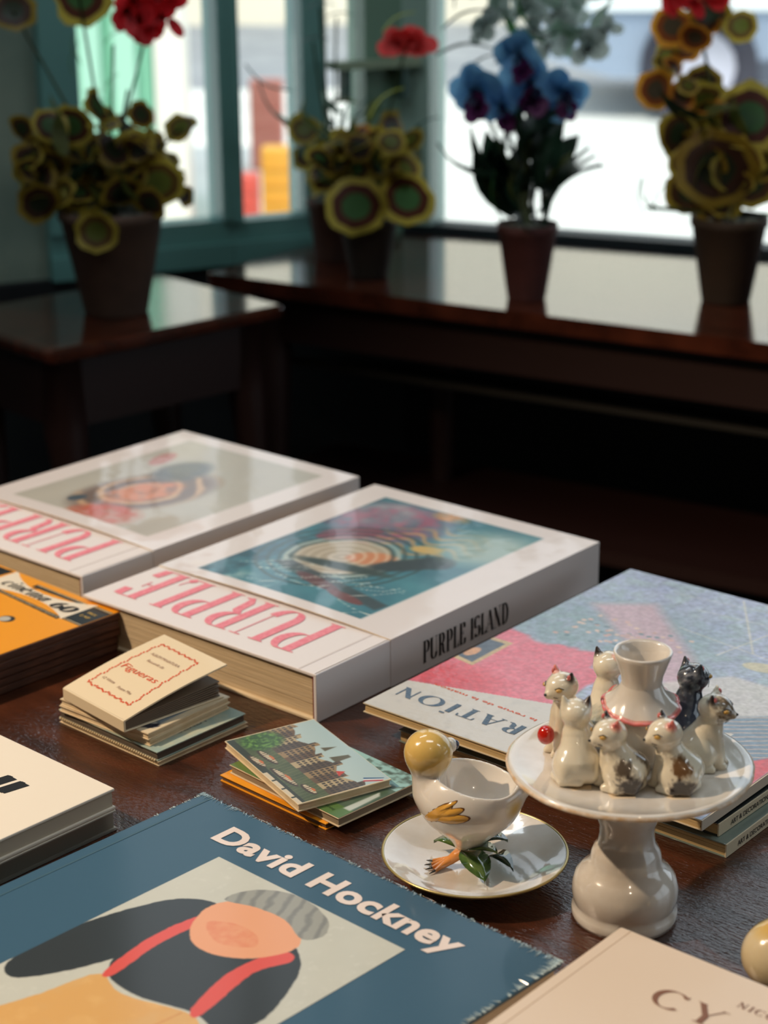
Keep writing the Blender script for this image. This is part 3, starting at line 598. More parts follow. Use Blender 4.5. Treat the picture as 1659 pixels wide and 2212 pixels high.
def paintPR(X, Y):
    C = np.zeros(X.shape+(3,)) + WHT; n = fbm(X/30, Y/30); n2 = fbm(X/9+3, Y/9)
    rr = np.hypot((X-106)*1.0, (Y-194)*.95); wave = np.sin(rr/1.5 + 3*n)
    A = np.zeros_like(C) + (34, 92, 112); A = blend(A, n, (70, 140, 152)); A = blend(A, (X < 60)*.6*n2*2-.3, (20, 52, 70))
    A = blend(A, ellm(X, Y, 80, 285, 52, 48, .3, .6)*(n2*1.6), (150, 76, 104)); A = blend(A, ellm(X, Y, 60, 300, 36, 30, 0, .6)*n, (196, 186, 190))
    A = blend(A, ellm(X, Y, 140, 262, 50, 40, .5, .6)*np.clip(np.sin(Y/2.4+3*np.sin(X/7)+3*n)+.1, 0, 1)*.8, (196, 150, 90)); A = blend(A, ellm(X, Y, 115, 330, 18, 10, 0, .5)*n2*1.5, (206, 140, 60))
    A = blend(A, ellm(X, Y, 72, 242, 30, 15, .9), (132, 58, 78)); A = blend(A, ellm(X, Y, 92, 224, 14, 9, .6), (176, 110, 120))
    A = blend(A, ellm(X, Y, 106, 192, 46, 44, 0, .3), (176, 160, 136)); A = blend(A, ellm(X, Y, 128, 206, 22, 15, .5, .3), (206, 130, 80))
    A = blend(A, (rr < 52)*np.clip(wave, 0, 1)*.55, (226, 216, 196)); A = blend(A, (rr > 36)*(rr < 74)*np.clip(-wave, 0, 1)*.7, (30, 52, 50))
    A = blend(A, ellm(X, Y, 162, 214, 36, 13, .9, .4), (34, 42, 42)); A = blend(A, ellm(X, Y, 176, 232, 16, 15, 0, .4), (28, 38, 40)); A = blend(A, ellm(X, Y, 122, 176, 46, 8, .15, .5), (40, 52, 44))
    A = blend(A, ellm(X, Y, 150, 252, 15, 9, .3, .4), (206, 170, 90)); A = blend(A, ellm(X, Y, 190, 285, 40, 40, 0, .8)*.8, (176, 190, 176))
    A = blend(A, inpoly(X, Y, [(66, 150), (206, 118), (208, 132), (80, 162)], 3)*.8, (46, 46, 46)); A = blend(A, ellm(X, Y, 130, 136, 30, 7, -.25), (96, 46, 44)); A = blend(A, ellm(X, Y, 170, 124, 22, 6, -.2), (110, 50, 46))
    for k in range(26):      # light scratches across the water
        r = random.Random(k); cx, cy, an, ln = r.uniform(50, 200), r.uniform(100, 165), r.uniform(-.2, 1.3), r.uniform(6, 26)
        u = (X-cx)*math.cos(an)+(Y-cy)*math.sin(an); v_ = -(X-cx)*math.sin(an)+(Y-cy)*math.cos(an) - u*u*.006
        A = blend(A, (np.abs(u) < ln)*np.clip(1-np.abs(v_)/.55, 0, 1), (226, 232, 220))
    A = blend(A, np.clip((122-Y)/30, 0, 1)*np.clip(fbm(X/14+9, Y/10)*4-2, 0, 1)*(X < 110), (232, 232, 222))
    M = inpoly(X, Y, [(32, 97), (210, 97), (210, 338), (32, 338)], .8); C = C*(1-M[..., None])+A*M[..., None]; return C
PRN = at(683, 1458, .0386); PRL = corner_frame(PRN, -40.4, .2517)
pr = big_box_book('large white art book with teal rippled picture, nearer of the two art books', PRL, -40.4, .2517, .3603, .0386, .083, paintPR, 0)
lettering('PURPLE', 'cover_title', (.212, .079, .0386+.0004), (-1, 0, 0), (0, -1, 0), .060, .198, pink_ink, pr, thick=.155, thin=.022)
lettering('PURPLE ISLAND', 'spine_title', (.2517+.0006, .121, .0070), (0, 1, 0), (0, 0, 1), .0178, .110, black_ink, pr, thick=.17, thin=.03)
def paintPL(X, Y):
    C = np.zeros(X.shape+(3,)) + WHT; n = fbm(X/28+40, Y/28); n2 = fbm(X/8, Y/8+30); rr = np.hypot(X-112, (Y-180)*.9); wave = np.sin(rr/3+4*n)
    A = np.zeros_like(C) + (196, 190, 178); A = blend(A, n*.6, (176, 174, 166))
    A = blend(A, ellm(X, Y, 118, 180, 46, 72, -.25, .3), (120, 96, 84)); A = blend(A, ellm(X, Y, 118, 180, 46, 72, -.25, .3)*np.clip(wave, 0, 1), (206, 168, 130)); A = blend(A, ellm(X, Y, 118, 178, 24, 40, -.2, .4)*n2*1.6, (214, 128, 78))
    A = blend(A, ellm(X, Y, 138, 112, 34, 26, .2, .5)*n2*1.7, (196, 84, 52)); A = blend(A, ellm(X, Y, 100, 245, 24, 34, .1, .4)*.8, (84, 86, 86)); A = blend(A, ellm(X, Y, 55, 262, 10, 22, .3), (190, 130, 120)); A = blend(A, ellm(X, Y, 84, 128, 8, 10, 0), (70, 80, 90))
    M = inpoly(X, Y, [(30, 97), (212, 97), (212, 322), (30, 322)], .8); return C*(1-M[..., None])+A*M[..., None]
PLN = at(178, 1245, .0386); PLL = corner_frame(PLN, -41, .24)
pl = big_box_book('large white art book with pale orange swirled print, behind the teal pictured one', PLL, -41, .24, .342, .0386, .078, paintPL, 0)
lettering('PURPLE', 'cover_title', (.207, .075, .0386+.0004), (-1, 0, 0), (0, -1, 0), .058, .194, pink_ink, pl, thick=.155, thin=.022)

def booklet(name, label, cat, N, z0, t, a, Wd, Dp, cover, edge, group=None, n=6, paint=None, gm=None, spine_x=False, res=60, pitch=0):
    """thin stapled or glued booklet: front and back cover, page block"""
    L_ = corner_frame(N, a, Wd); r = thing(name, label, cat, (L_[0], L_[1], TZ+z0), math.radians(a), group)
    if pitch: r.rotation_euler = (pitch, 0, math.radians(a))
    c = min(.0009, t*.2)
    if paint is None: MB().rbox(0, Wd, 0, Dp, t-c, t, .0003).build('front_cover', cover, r)
    else:
        MB().rbox(0, Wd, 0, Dp, t-c, t-.0002, .0002).build('front_cover', cover, r)
        grid('cover_print', .3, Wd*1000-.3, .3, Dp*1000-.3, int(Wd*1000*res/100), int(Dp*1000*res/100), t, paint, gm or print_m, r)
    MB().rbox(0, Wd, 0, Dp, 0, c, .0003).build('back_cover', cover, r)
    pageblock(.0008, Wd-.0008, .0008, Dp-.0008, c, t-c, n, edge, r, .0006)
    if spine_x: MB().rbox(Wd-.0006, Wd+.0002, 0, Dp, .0001, t-.0001, .0002).build('spine', cover, r)
    return r
# --- film magazines, left
orange = mat('orange_cover', (242, 158, 24), .45, coat=.2)
CNr = at(258, 1318, .034); a_ = math.radians(-43.3); cinN = (CNr[0]+.20*math.sin(a_), CNr[1]-.20*math.cos(a_))
for k in range(5):
    z0 = k*.0066; dx = random.uniform(-.002, .001) if k < 4 else 0; lab = ['lowest', 'second lowest', 'middle', 'second from the top'][k] if k < 4 else ''
    N_ = (cinN[0]+dx, cinN[1]+dx)
    def paintC(X, Y):
        C = np.zeros(X.shape+(3,)) + (242, 158, 24)
        C = blend(C, inpoly(X, Y, [(20, 197), (40, 198), (38, 182), (20, 183)], .4), (20, 20, 20))
        C = blend(C, inpoly(X, Y, [(79, 193), (147, 193), (148, 189), (79, 187)], .4), (24, 22, 20)); C = blend(C, inpoly(X, Y, [(62, 166), (150, 162), (150, 157), (84, 161), (62, 162)], .4), (24, 22, 20))
        top = 183 + 16*np.abs((X-100)/55)**2.2; bot = 172 - 14*np.abs((X-100)/55)**2.2
        C = blend(C, ((Y < top) & (Y > bot) & (X > 42) & (X < 152)).astype(float), (236, 224, 204))
        C = blend(C, ((X > 152) & (Y > 160) & (Y < 195)).astype(float), (26, 28, 28))
        hol = (np.mod(X, 2.6) < 1.3)
        C = blend(C, (hol & (np.abs(Y-192) < .6) & (X > 80) & (X < 147)).astype(float)*1., (236, 214, 170)); C = blend(C, (hol & (np.abs(Y-(163.5-(X-80)*.05)) < .6) & (X > 66) & (X < 148)).astype(float), (236, 214, 170))
        C = blend(C, (hol & ((np.abs(Y-193) < .8) | (np.abs(Y-162) < .8)) & (X > 153)).astype(float), (236, 214, 170))
        C = blend(C, ellm(X, Y, 121, 131, 7, 6), (40, 40, 40)); C = blend(C, ellm(X, Y, 119.5, 130, 5, 4.6), (190, 186, 176)); C = blend(C, ellm(X, Y, 107, 120, 8, 9), (170, 164, 150)); C = blend(C, ellm(X, Y, 96, 104, 14, 20), (96, 92, 86))
        return C
    r = booklet('film_magazine', 'old film magazine with browned edges, %s of the stack of five' % lab if k < 4 else 'orange film magazine with white lettering banner, on top of the stack at left', 'magazine', N_, z0, .0064, -43.3+(random.uniform(-.8, .8) if k < 4 else 0), .175, .20,
                mat('browned_cover', (120, 78, 54), .8) if k < 4 else orange, brown_edge, 'stack of old film magazines', 7, paintC if k == 4 else None, res=150)
    MB().rbox(.1742, .1762, .001, .199, .0002, .0060, .0008).build('spine', brown_edge, r)
    if k == 4:
        plc = lettering('cine', 'cover_title', (.053, .1735, .0067), (1, 0.0, 0), (0, 1, 0), .0135, .033, black_ink, r, thick=.15, thin=.03, slant=.25)
        lettering("'", 'cover_title_accent', (.0862, .1735, .0067), (1, 0, 0), (0, 1, 0), .0135, .0002, black_ink, r) if False else None
        lettering('ma', 'cover_title_end', (.087, .1725, .0067), (1, -.02, 0), (.0, 1, 0), .0135, .026, black_ink, r, thick=.15, thin=.03, slant=.25)
        lettering('60', 'cover_number', (.122, .170, .0067), (1, -.02, 0), (0, 1, 0), .0125, .024, black_ink, r, thick=.22, thin=.03, slant=.2)
        MB().add([(.083, .1835, .0067), (.0845, .1832, .0067), (.0875, .187, .0067), (.0858, .187, .0067)], [(0, 1, 2, 3)]).build('title_accent', black_ink, r)
        plain_text('PRIX', 'price_word', (.159, .180, .0067), (1, 0, 0), (0, 1, 0), .003, .010, yellow_ink, r); plain_text('2 NF', 'price_number', (.158, .173, .0067), (1, 0, 0), (0, 1, 0), .003, .011, yellow_ink, r)
# --- white hardbacks, left
crm = mat('cream_cloth_cover', (240, 228, 210), .5); CRR = at(248, 1703, .03); a_ = math.radians(-42.4); CRN = (CRR[0]+.26*math.sin(a_), CRR[1]-.26*math.cos(a_))
for k in range(2):
    L_ = corner_frame(CRN, -42.4, .2); r = thing('hardback_book', ['lower white hardback wrapped in clear film at the left edge', 'upper white hardback with black slanted letters at the left edge'][k], 'book', (L_[0], L_[1], TZ+.0152*k), math.radians(-42.4), 'pair of white hardbacks')
    t_ = .0150; MB().rbox(0, .2, 0, .26, t_-.0022, t_, .0008).build('front_board', crm, r); MB().rbox(0, .2, 0, .26, 0, .0022, .0006).build('back_board', crm, r)
    pageblock(.0, .1968, .002, .258, .0023, t_-.0023, 9, mat('pale_pages', (176, 160, 136), .8), r)
    MB().box(.1955, .1985, .001, .2585, .0022, t_-.0022).build('spine', mat('shaded_card', (206, 192, 170), .7), r)
    if k == 0:
        f_ = MB(); f_.add([(.2004, 0, .0003), (.2004, .2603, .0003), (.2004, .2603, t_-.0003), (.2004, 0, t_-.0003)], [(0, 1, 2, 3)])
        f_.add([(.2004, .2603, .0003), (.216, .264, .001), (.214, .256, .008), (.207, .259, .012), (.2004, .2603, t_-.0003)], [(0, 1, 2), (0, 2, 3), (0, 3, 4)])
        for q in range(7): f_.tube([(.2006, .259, .002+.0018*q), (.208+.001*(q % 3), .2585, .002+.0014*q)], .00025, 4)
        f_.build('film_wrap', film, r)
    else:
        for q in range(2): lettering('l', 'cover_letter', (.131+.013*q, .208, t_+.0002), (1, 0, 0), (.18, .98, 0), .018, .008, black_ink, r, thick=.36, thin=.08)

# --- blue exhibition book wrapped in film
blue = mat('slate_blue_cover', (52, 90, 114), .45, coat=.25, coat_rough=.1, bump=(25, .12, (1, 1, 1), .001))
HB = at(440, 1713, .03); a_ = math.radians(-43.5); HL = (HB[0]+.33*math.sin(a_), HB[1]-.33*math.cos(a_))
hk = thing('exhibition_book', 'large slate blue hardback with white title and painted panel, wrapped in film', 'book', (HL[0], HL[1], TZ), a_)
MB().rbox(0, .292, 0, .33, .0270, .0300, .0015).build('front_board', blue, hk); MB().rbox(0, .292, 0, .33, 0, .003, .001).build('back_board', blue, hk)
MB().rbox(-.0005, .003, 0, .33, .0, .0298, .001).build('spine', blue, hk); pageblock(.004, .289, .003, .327, .003, .0270, 16, gpages, hk)
MB().box(.0085, .0100, .001, .329, .0299, .0302).build('hinge_groove', mat('deep_slate', (60, 92, 108), .4), hk)
def paintH(X, Y):
    n = fbm(X/14, Y/14); n2 = fbm(X/4+8, Y/4); C = np.zeros(X.shape+(3,)) + (208, 208, 196); C = blend(C, n*.35, (188, 190, 180)); C = blend(C, np.clip(n2*4-2.6, 0, 1)*.4, (224, 224, 214))
    dark, tan_, red, skin = (38, 42, 44), (226, 172, 98), (228, 80, 68), (240, 168, 124)
    P = lambda q: inpoly(X + 1.2*(n2-.5), Y + 1.2*(n-.5), smooth_poly(q), .5)
    C = blend(C, P([(69, 130), (69, 178), (84, 226), (104, 243), (122, 238), (124, 210), (112, 172), (100, 140), (84, 118)]), dark)
    C = blend(C, P([(112, 216), (130, 240), (160, 246), (182, 238), (198, 220), (212, 184), (206, 160), (182, 162), (144, 152), (116, 158), (106, 186)]), dark)
    C = blend(C, P([(108, 118), (116, 152), (140, 148), (182, 160), (200, 148), (212, 124), (214, 80), (204, 22), (110, 20), (96, 70)])*(.85+.3*n), tan_); C = blend(C, np.clip(1-np.abs(X-(176+.10*(Y-150)))/1.2, 0, 1)*(Y < 158)*(Y > 40)*.7, (206, 132, 66)); C = blend(C, np.clip(fbm(X/9+4, Y/9)*3-1.5, 0, 1)*P([(108, 118), (116, 152), (140, 148), (182, 160), (200, 148), (212, 124), (214, 80), (204, 22), (110, 20), (96, 70)])*.5, (238, 190, 118))
    C = blend(C, P([(116, 156), (108, 196), (112, 232), (119, 232), (117, 194), (123, 157)]), red); C = blend(C, P([(178, 163), (167, 198), (170, 230), (178, 236), (184, 230), (177, 208), (186, 164)]), red)
    C = blend(C, P([(108, 242), (118, 256), (142, 262), (166, 254), (176, 240), (166, 218), (146, 206), (126, 208), (112, 224)]), skin); C = blend(C, P([(120, 226), (140, 216), (158, 226), (150, 236), (132, 236)])*.5*n2*2, (232, 138, 96))
    C = blend(C, P([(108, 250), (114, 270), (138, 281), (166, 275), (178, 262), (172, 250), (150, 258), (128, 256)]), (160, 160, 152)); hs = np.sin((X+Y*.6)/1.6+6*n); C = blend(C, P([(108, 250), (114, 270), (138, 281), (166, 275), (178, 262), (172, 250), (150, 258), (128, 256)])*np.clip(hs, 0, 1)*.6, (112, 114, 112))
    return C
grid('cover_picture', 69, 221, 20, 281, 300, 480, .0302, paintH, mat('picture_print', None, .5, attr=True, coat=.5, coat_rough=.12), hk)
plain_text('David Hockney', 'cover_title', (.048, .2935, .0303), (1, 0, 0), (0, 1, 0), .0188, .195, white_ink, hk, bold=.036)
# crimped film along the two top edges: many small folds, glints put in as pale colour
fr_ = MB()
def needle(x, y, dx, dy, w_=.00035):
    l = math.hypot(dx, dy); nx, ny = -dy/l*w_, dx/l*w_
    fr_.add([(x-nx, y-ny, .0301), (x+nx, y+ny, .0301), (x+dx, y+dy, .0303), (x, y, .0301+random.uniform(.0003, .0009))], [(0, 1, 3), (0, 3, 2), (1, 2, 3), (0, 2, 1)])
for i in range(230):
    t = random.random()**(.8 if i % 2 else 2.2) if i < 200 else 1-random.random()*.12; l = random.uniform(.0008, .0045)*(1.5 if t < .12 or t > .9 else .8)
    needle(.292*t, .3302+random.uniform(-.0012, .0006), random.uniform(-.0015, .0025), -l)
for i in range(110):
    t = random.random()**1.5*.5; l = random.uniform(.001, .006)*(1.4 if t < .12 else .8); needle(.2924+random.uniform(-.001, .0004), .33*(1-t), -l, random.uniform(-.003, .001))
for i in range(26):
    t = random.random()**1.7*.14; needle(.0002, .33*(1-t), random.uniform(.001, .003), random.uniform(-.001, .001), .0003)
for i in range(60): # wavy lip of film standing past the edge
    x = .292*i/60; a, b = .0012+.0007*math.sin(i*1.3), .0012+.0007*math.sin((i+1)*1.3)
    fr_.add([(x, .3302, .0298), (x+.292/60, .3302, .0298), (x+.292/60, .3302+b, .0288), (x, .3302+a, .0288)], [(0, 1, 2, 3)])
tag(fr_.build('film_crimp', mat('film_fold_glint', (196, 216, 222), .16, coat=1), hk), kind='stuff')
# --- cream book lower right
CYN_ = at(1343, 2002, .045); a_ = math.radians(-40.8); CL = (CYN_[0]+.30*math.sin(a_), CYN_[1]-.30*math.cos(a_))
ccm = mat('blush_cream_cover', (236, 214, 192), .5, coat=.15, bump=(1200, .05))
cy = thing('cream_book', 'thick cream book with thin brown letters at the lower right corner', 'book', (CL[0], CL[1], TZ), a_)
MB().rbox(0, .24, 0, .30, .0425, .045, .0008).build('front_board', ccm, cy); MB().rbox(0, .24, 0, .30, 0, .0025, .0008).build('back_board', ccm, cy); MB().rbox(-.0005, .002, 0, .30, 0, .0449, .0008).build('spine', ccm, cy)
pageblock(.003, .237, .003, .297, .0026, .0425, 22, pages, cy); MB().box(.0062, .0068, .001, .299, .0449, .0451).build('hinge_groove', mat('crease_tone', (204, 176, 150), .6), cy)
lettering('CY', 'cover_title', (.049, .2488, .0452), (1, 0, 0), (0, 1, 0), .0165, .040, brown_ink, cy, thick=.13, thin=.03, track=.13)
lettering('NICO', 'cover_name', (.087, .2735, .0452), (1, 0, 0), (0, 1, 0), .0048, .022, brown_ink, cy, thick=.14, thin=.05, track=.12)

# --- decoration magazines, right
grn = mat('grey_green_cover', (110, 124, 116), .3, coat=.6); blk = mat('dark_cover', (30, 36, 38), .3, coat=.6); tanp = mat('tan_pages', (202, 172, 122), .8)
m1 = booklet('decoration_magazine', 'lowest decoration magazine of the right stack, grey cover', 'magazine', at(1568, 1824, .0097), 0, .0097, -40, .2654, .31, grn, tanp, 'decoration magazines with lettered spines', 8)
m2 = booklet('decoration_magazine', 'decoration magazine with black cover, second from the bottom of the right stack', 'magazine', at(1552, 1779, .0192), .0098, .0093, -41, .20, .31, blk, tanp, 'decoration magazines with lettered spines', 8)
for r, Wd, t_ in ((m1, .2654, .0097), (m2, .20, .0093)):
    MB().rbox(Wd-.0006, Wd+.0006, 0, .31, .0001, t_-.0001, .0003).build('spine', mat('tan_spine', (206, 190, 160), .7), r)
    plain_text('ART & DECORATION', 'spine_title', (Wd+.0009, .014, .0030), (0, 1, 0), (0, 0, 1), .0034, .046, black_ink, r, bold=.01)
def paintA(X, Y):
    n = fbm(X/25+3, Y/25); n2 = fbm(X/6, Y/6); n3 = fbm(X/12+50, Y/12); C = np.zeros(X.shape+(3,)) + (138, 152, 190)
    C = blend(C, n, (166, 174, 200)); C = blend(C, np.clip(n3*3-1.2, 0, 1)*.6, (150, 176, 176)); C = C*(.80+.40*fbm(X/3.2+7, Y/3.2))[..., None]; C = blend(C, ellm(X, Y, 60, 220, 90, 60, .2, .8)*n2*1.3, (120, 148, 156))
    C = blend(C, inpoly(X, Y, [(20, 260), (120, 180), (160, 150), (175, 165), (140, 215), (60, 290)], 12)*.75, (206, 160, 172))
    C = blend(C, inpoly(X + 14*(n-.5), Y + 14*(n3-.5), [(-3, 50), (-3, 178), (36, 168), (79, 180), (96, 150), (112, 150), (108, 106), (125, 86)], 4), (214, 92, 112)); C = blend(C, inpoly(X, Y, [(-3, 50), (-3, 178), (36, 168), (79, 180), (108, 106), (125, 86)], 8)*n2*.9, (222, 130, 146)); C = blend(C, ellm(X, Y, 20, 72, 40, 26, 0, .8)*.7, (206, 52, 62))
    C = blend(C, inpoly(X, Y, [(-6, 105), (20, 101), (19, 154), (-7, 154)], .8), (196, 168, 120)); C = blend(C, inpoly(X, Y, [(-4, 110), (16, 106), (15, 149), (-4, 149)], .8), (66, 76, 92)); C = blend(C, ellm(X, Y, 4, 122, 5, 9), (206, 150, 104))
    C = blend(C, inpoly(X, Y, [(120, 128), (150, 168), (180, 205), (230, 205), (260, 170), (230, 150), (170, 118), (140, 110)], 5)*.8, (204, 200, 196))
    C = blend(C, inpoly(X, Y, [(180, 110), (277, 200), (277, 90), (210, 70)], 4)*.9, (104, 128, 150)); st = np.sin((X*.8-Y)*.8+4*n); C = blend(C, inpoly(X, Y, [(180, 110), (277, 200), (277, 90), (210, 70)], 4)*np.clip(st-.3, 0, 1), (206, 176, 160))
    C = blend(C, inpoly(X, Y, [(230, 40), (277, 120), (277, 20)], 3), (206, 60, 70))
    for k in range(70):
        r = random.Random(k+5); cx, cy_ = r.uniform(30, 130), r.uniform(185, 245); C = blend(C, ellm(X, Y, cx, cy_, 2.2, 1.8), r.choice([(214, 186, 170), (200, 160, 150), (90, 120, 128)]))
    for k, (x0, y0, x1, y1) in enumerate([(110, 340, 170, 250), (130, 345, 190, 250), (90, 300, 200, 310), (150, 250, 230, 300), (100, 260, 200, 245), (170, 340, 150, 230), (60, 320, 140, 330)]):
        C = blend(C, inpoly(X, Y, [(x0, y0), (x1, y1), (x1+1.4, y1+.8), (x0+1.4, y0+.8)], .6)*.8, (206, 204, 190))
    C = blend(C, ellm(X, Y, 190, 232, 16, 8, .2), (196, 190, 160))
    C = C*(.86+.28*fbm(X/2.2+70, Y/2.2))[..., None]; C = blend(C, (Y < 49+(X+3)*.306).astype(float)*(X < 230), (206, 202, 196)); C = blend(C, (Y < 49+(X+3)*.306)*(X < 230)*np.clip(n2*3-1.6, 0, 1)*.35, (176, 176, 176)); return C
ADN = at(1515, 1772, .028)
ad = booklet('decoration_magazine', 'large magazine with a pink and blue painted cover, topmost of the right stack', 'magazine', ADN, .0205, .0075, -40.2, .2774, .345, mat('magazine_card', (206, 190, 160), .6), tanp, 'decoration magazines with lettered spines', 6, paintA, mat('magazine_print', None, .38, attr=True, coat=.5, coat_rough=.15, bump=(120, .5, (1, 1, 1), .0008)), res=110)
lettering('DECORATI.ON', 'masthead', (.196, .0400, .0077), (-1, 0, 0), (0, -1, 0), .0150, .190, blue_ink, ad, thick=.16, thin=.05, serif=False, track=.10)
plain_text('la revue de la maison', 'subtitle', (.113, .0545, .0077), (-1, .04, 0), (-.04, -1, 0), .0032, .093, red_ink, ad, bold=.01)
MB().box(.2774, .2782, 0, .345, .0002, .0074).build('spine', mat('pink_spine', (206, 190, 170), .5), ad)
MB().box(.20, .2610, .012, .30, -.0012, -.0002).build('loose_page', tanp, ad)

# --- miniature albums (cream stack)
def alb(label, N, z0, t, a, Wd, Dp, cov, n=5, paint=None, edge=None, gm=None): return booklet('miniature_album', label, 'album', N, z0, t, a, Wd, Dp, cov, edge or mat('album_leaves', (96, 84, 72), .7), 'stack of miniature view albums', n, paint, gm)
tealc = mat('faded_teal_cover', (150, 170, 160), .6, noise=(70, (196, 190, 160)))
a0 = alb('bottom cream card album with a rough bound edge, lowest of the stack', at(343, 1656, .0), 0, .0035, -42.4, .109, .086, cream, 2, edge=cream)
sp = MB()
for i in range(44): sp.ball((.003+.103*i/43, -.0006, .0042), (.0011, .0012, .0011), 6, 4)
tag(sp.build('binding_thread', mat('string', (206, 184, 146), .9), a0), kind='stuff')
a1 = alb('faded teal album with dark leaves, second from the bottom of the stack', at(340, 1640, .0055), .0036, .0070, -42.4, .108, .085, tealc, 7)
plain_text('SERBY', 'cover_word', (.097, .030, .0072), (0, 1, 0), (-1, 0, 0), .005, .030, mat('grey_ink', (96, 92, 84), .6), a1)
a2 = alb('plain cream album, middle of the stack of small albums', at(324, 1604, .0140), .0107, .0048, -39.5, .094, .080, cream, 3, edge=cream)
def paintG(X, Y):
    C = np.zeros(X.shape+(3,)) + (226, 206, 172); n = fbm(X/9, Y/9); C = blend(C, inpoly(X, Y, [(8, 8), (88, 10), (86, 60), (70, 64), (8, 70)], 1.2), (126, 140, 150)); C = blend(C, ellm(X, Y, 78, 12, 12, 7)*1., (28, 30, 52)); C = blend(C, ellm(X, Y, 78, 12, 12, 7)*(n > .52), (206, 200, 190))
    C = blend(C, ellm(X, Y, 74, 68, 14, 6), (214, 140, 90)); C = blend(C, ellm(X, Y, 74, 68, 11, 4), (226, 200, 160)); return C
a3 = alb('blue-grey printed album lying under the tilted top one', at(320, 1592, .0185), .0156, .0052, -40.5, .0930, .0810, cream, 3, paintG, edge=cream, gm=gloss_print)
# tilted accordion album on top: a folded card lifted at the far side over a fan of leaves
FN = at(270, 1560, .029); aF = math.radians(-48); FL = (FN[0]-.0765*math.cos(aF), FN[1]-.0765*math.sin(aF))
fg = thing('miniature_album', 'cream souvenir album with an orange scrolled border, tilted on top of the stack', 'album', (FL[0], FL[1], TZ+.0212), aF, 'stack of miniature view albums')
FW, FD = .0765, .090
def tilt(y, lift): return lift*(y/FD)
V = []; n = 12
mb = MB()
for lay, (th, z_) in enumerate(((0, .0092), (1, .0080))):
    for i in range(n+1):
        y = FD*i/n; z = z_ + .0155*(i/n) + .0018*math.sin(PI*i/n)
        V += [(0, y, z), (FW, y, z)]
m2_ = 2*(n+1)
fs = [(2*i, 2*i+1, 2*i+3, 2*i+2) for i in range(n)] + [(m2_+2*i, m2_+2*i+2, m2_+2*i+3, m2_+2*i+1) for i in range(n)]
fs += [(2*i+1, m2_+2*i+1, m2_+2*i+3, 2*i+3) for i in range(n)] + [(2*i, 2*i+2, m2_+2*i+2, m2_+2*i) for i in range(n)] + [(2*n, 2*n+1, m2_+2*n+1, m2_+2*n)]
mb.add(V, fs, 0, False); mb.build('front_cover', mat('ivory_card', (234, 214, 180), .5, coat=.15), fg)
MB().rbox(0, FW, -.0012, .0006, 0, .0091, .0006).build('spine', mat('ivory_card'), fg)
MB().rbox(0, FW, 0, FD*.96, 0, .0008, .0003).build('back_cover', mat('ivory_card'), fg)
for i in range(7):
    z0_ = .0010+.0010*i; z1_ = .0012+.0018*i; q = MB(); y1 = FD*(.93-.01*(i % 2))
    q.add([(.0015, .001, z0_), (FW-.0015, .001, z0_), (FW-.0015, y1, z1_), (.0015, y1, z1_), (.0015, .001, z0_+.0006), (FW-.0015, .001, z0_+.0006), (FW-.0015, y1, z1_+.0009), (.0015, y1, z1_+.0009)],
          [(0, 3, 2, 1), (4, 5, 6, 7), (0, 1, 5, 4), (1, 2, 6, 5), (2, 3, 7, 6), (3, 0, 4, 7)]).build('leaf', mat('photo_leaf', (120, 104, 88), .5), fg)
ctop = lambda x, y: .0093 + .0155*(y/FD) + .0018*math.sin(PI*min(max(y/FD, 0), 1)) + .0002
slope = math.atan(.0155/FD); Yv = Vector((0, math.cos(slope), math.sin(slope))); Xv = Vector((1, 0, 0))
bd = MB()
def wavy(p, q, nn):
    for i in range(nn):
        t0, t1 = i/nn, (i+.8)/nn; dx, dy = q[0]-p[0], q[1]-p[1]; L_ = math.hypot(dx, dy); nx, ny = -dy/L_, dx/L_; am = .0007
        for (tt, off) in ((t0, am*math.sin(i*1.7)),):
            x0, y0 = p[0]+dx*t0+nx*off, p[1]+dy*t0+ny*off; x1, y1 = p[0]+dx*t1+nx*(off+.0006*math.cos(i)), p[1]+dy*t1+ny*(off+.0006*math.cos(i)); w_ = .0009
            P = [(x0-nx*w_, y0-ny*w_), (x1-nx*w_*.6, y1-ny*w_*.6), (x1+nx*w_, y1+ny*w_), (x0+nx*w_*.6, y0+ny*w_*.6)]
            bd.add([(a, b, ctop(a, b)) for a, b in P], [(0, 1, 2, 3)])
B0, B1, B2, B3 = (.010, .014), (.064, .013), (.058, .078), (.012, .079)
for p, q in ((B0, B1), (B1, B2), (B2, B3), (B3, B0)): wavy(p, q, 26)
bd.build('scroll_border', red_ink, fg)
def ftxt(s, x, y, h_, w_, m, nm, **k):
    plain_text(s, nm, (x, y, ctop(x, y)+.0001), Xv, Yv, h_, w_, m, fg, **k)
ftxt('Figueras', .014, .040, .0062, .042, red_ink, 'album_title', shear=.15); ftxt('ALBUM MINIATURA', .018, .064, .0028, .034, brown_ink, 'album_line'); ftxt('Recuerdo de', .024, .056, .0028, .020, brown_ink, 'album_line', shear=.2)
ftxt('12 Vistas', .015, .023, .0026, .015, brown_ink, 'album_note', shear=.2); ftxt('Fotos Mas', .036, .021, .0026, .017, brown_ink, 'album_note', shear=.2)

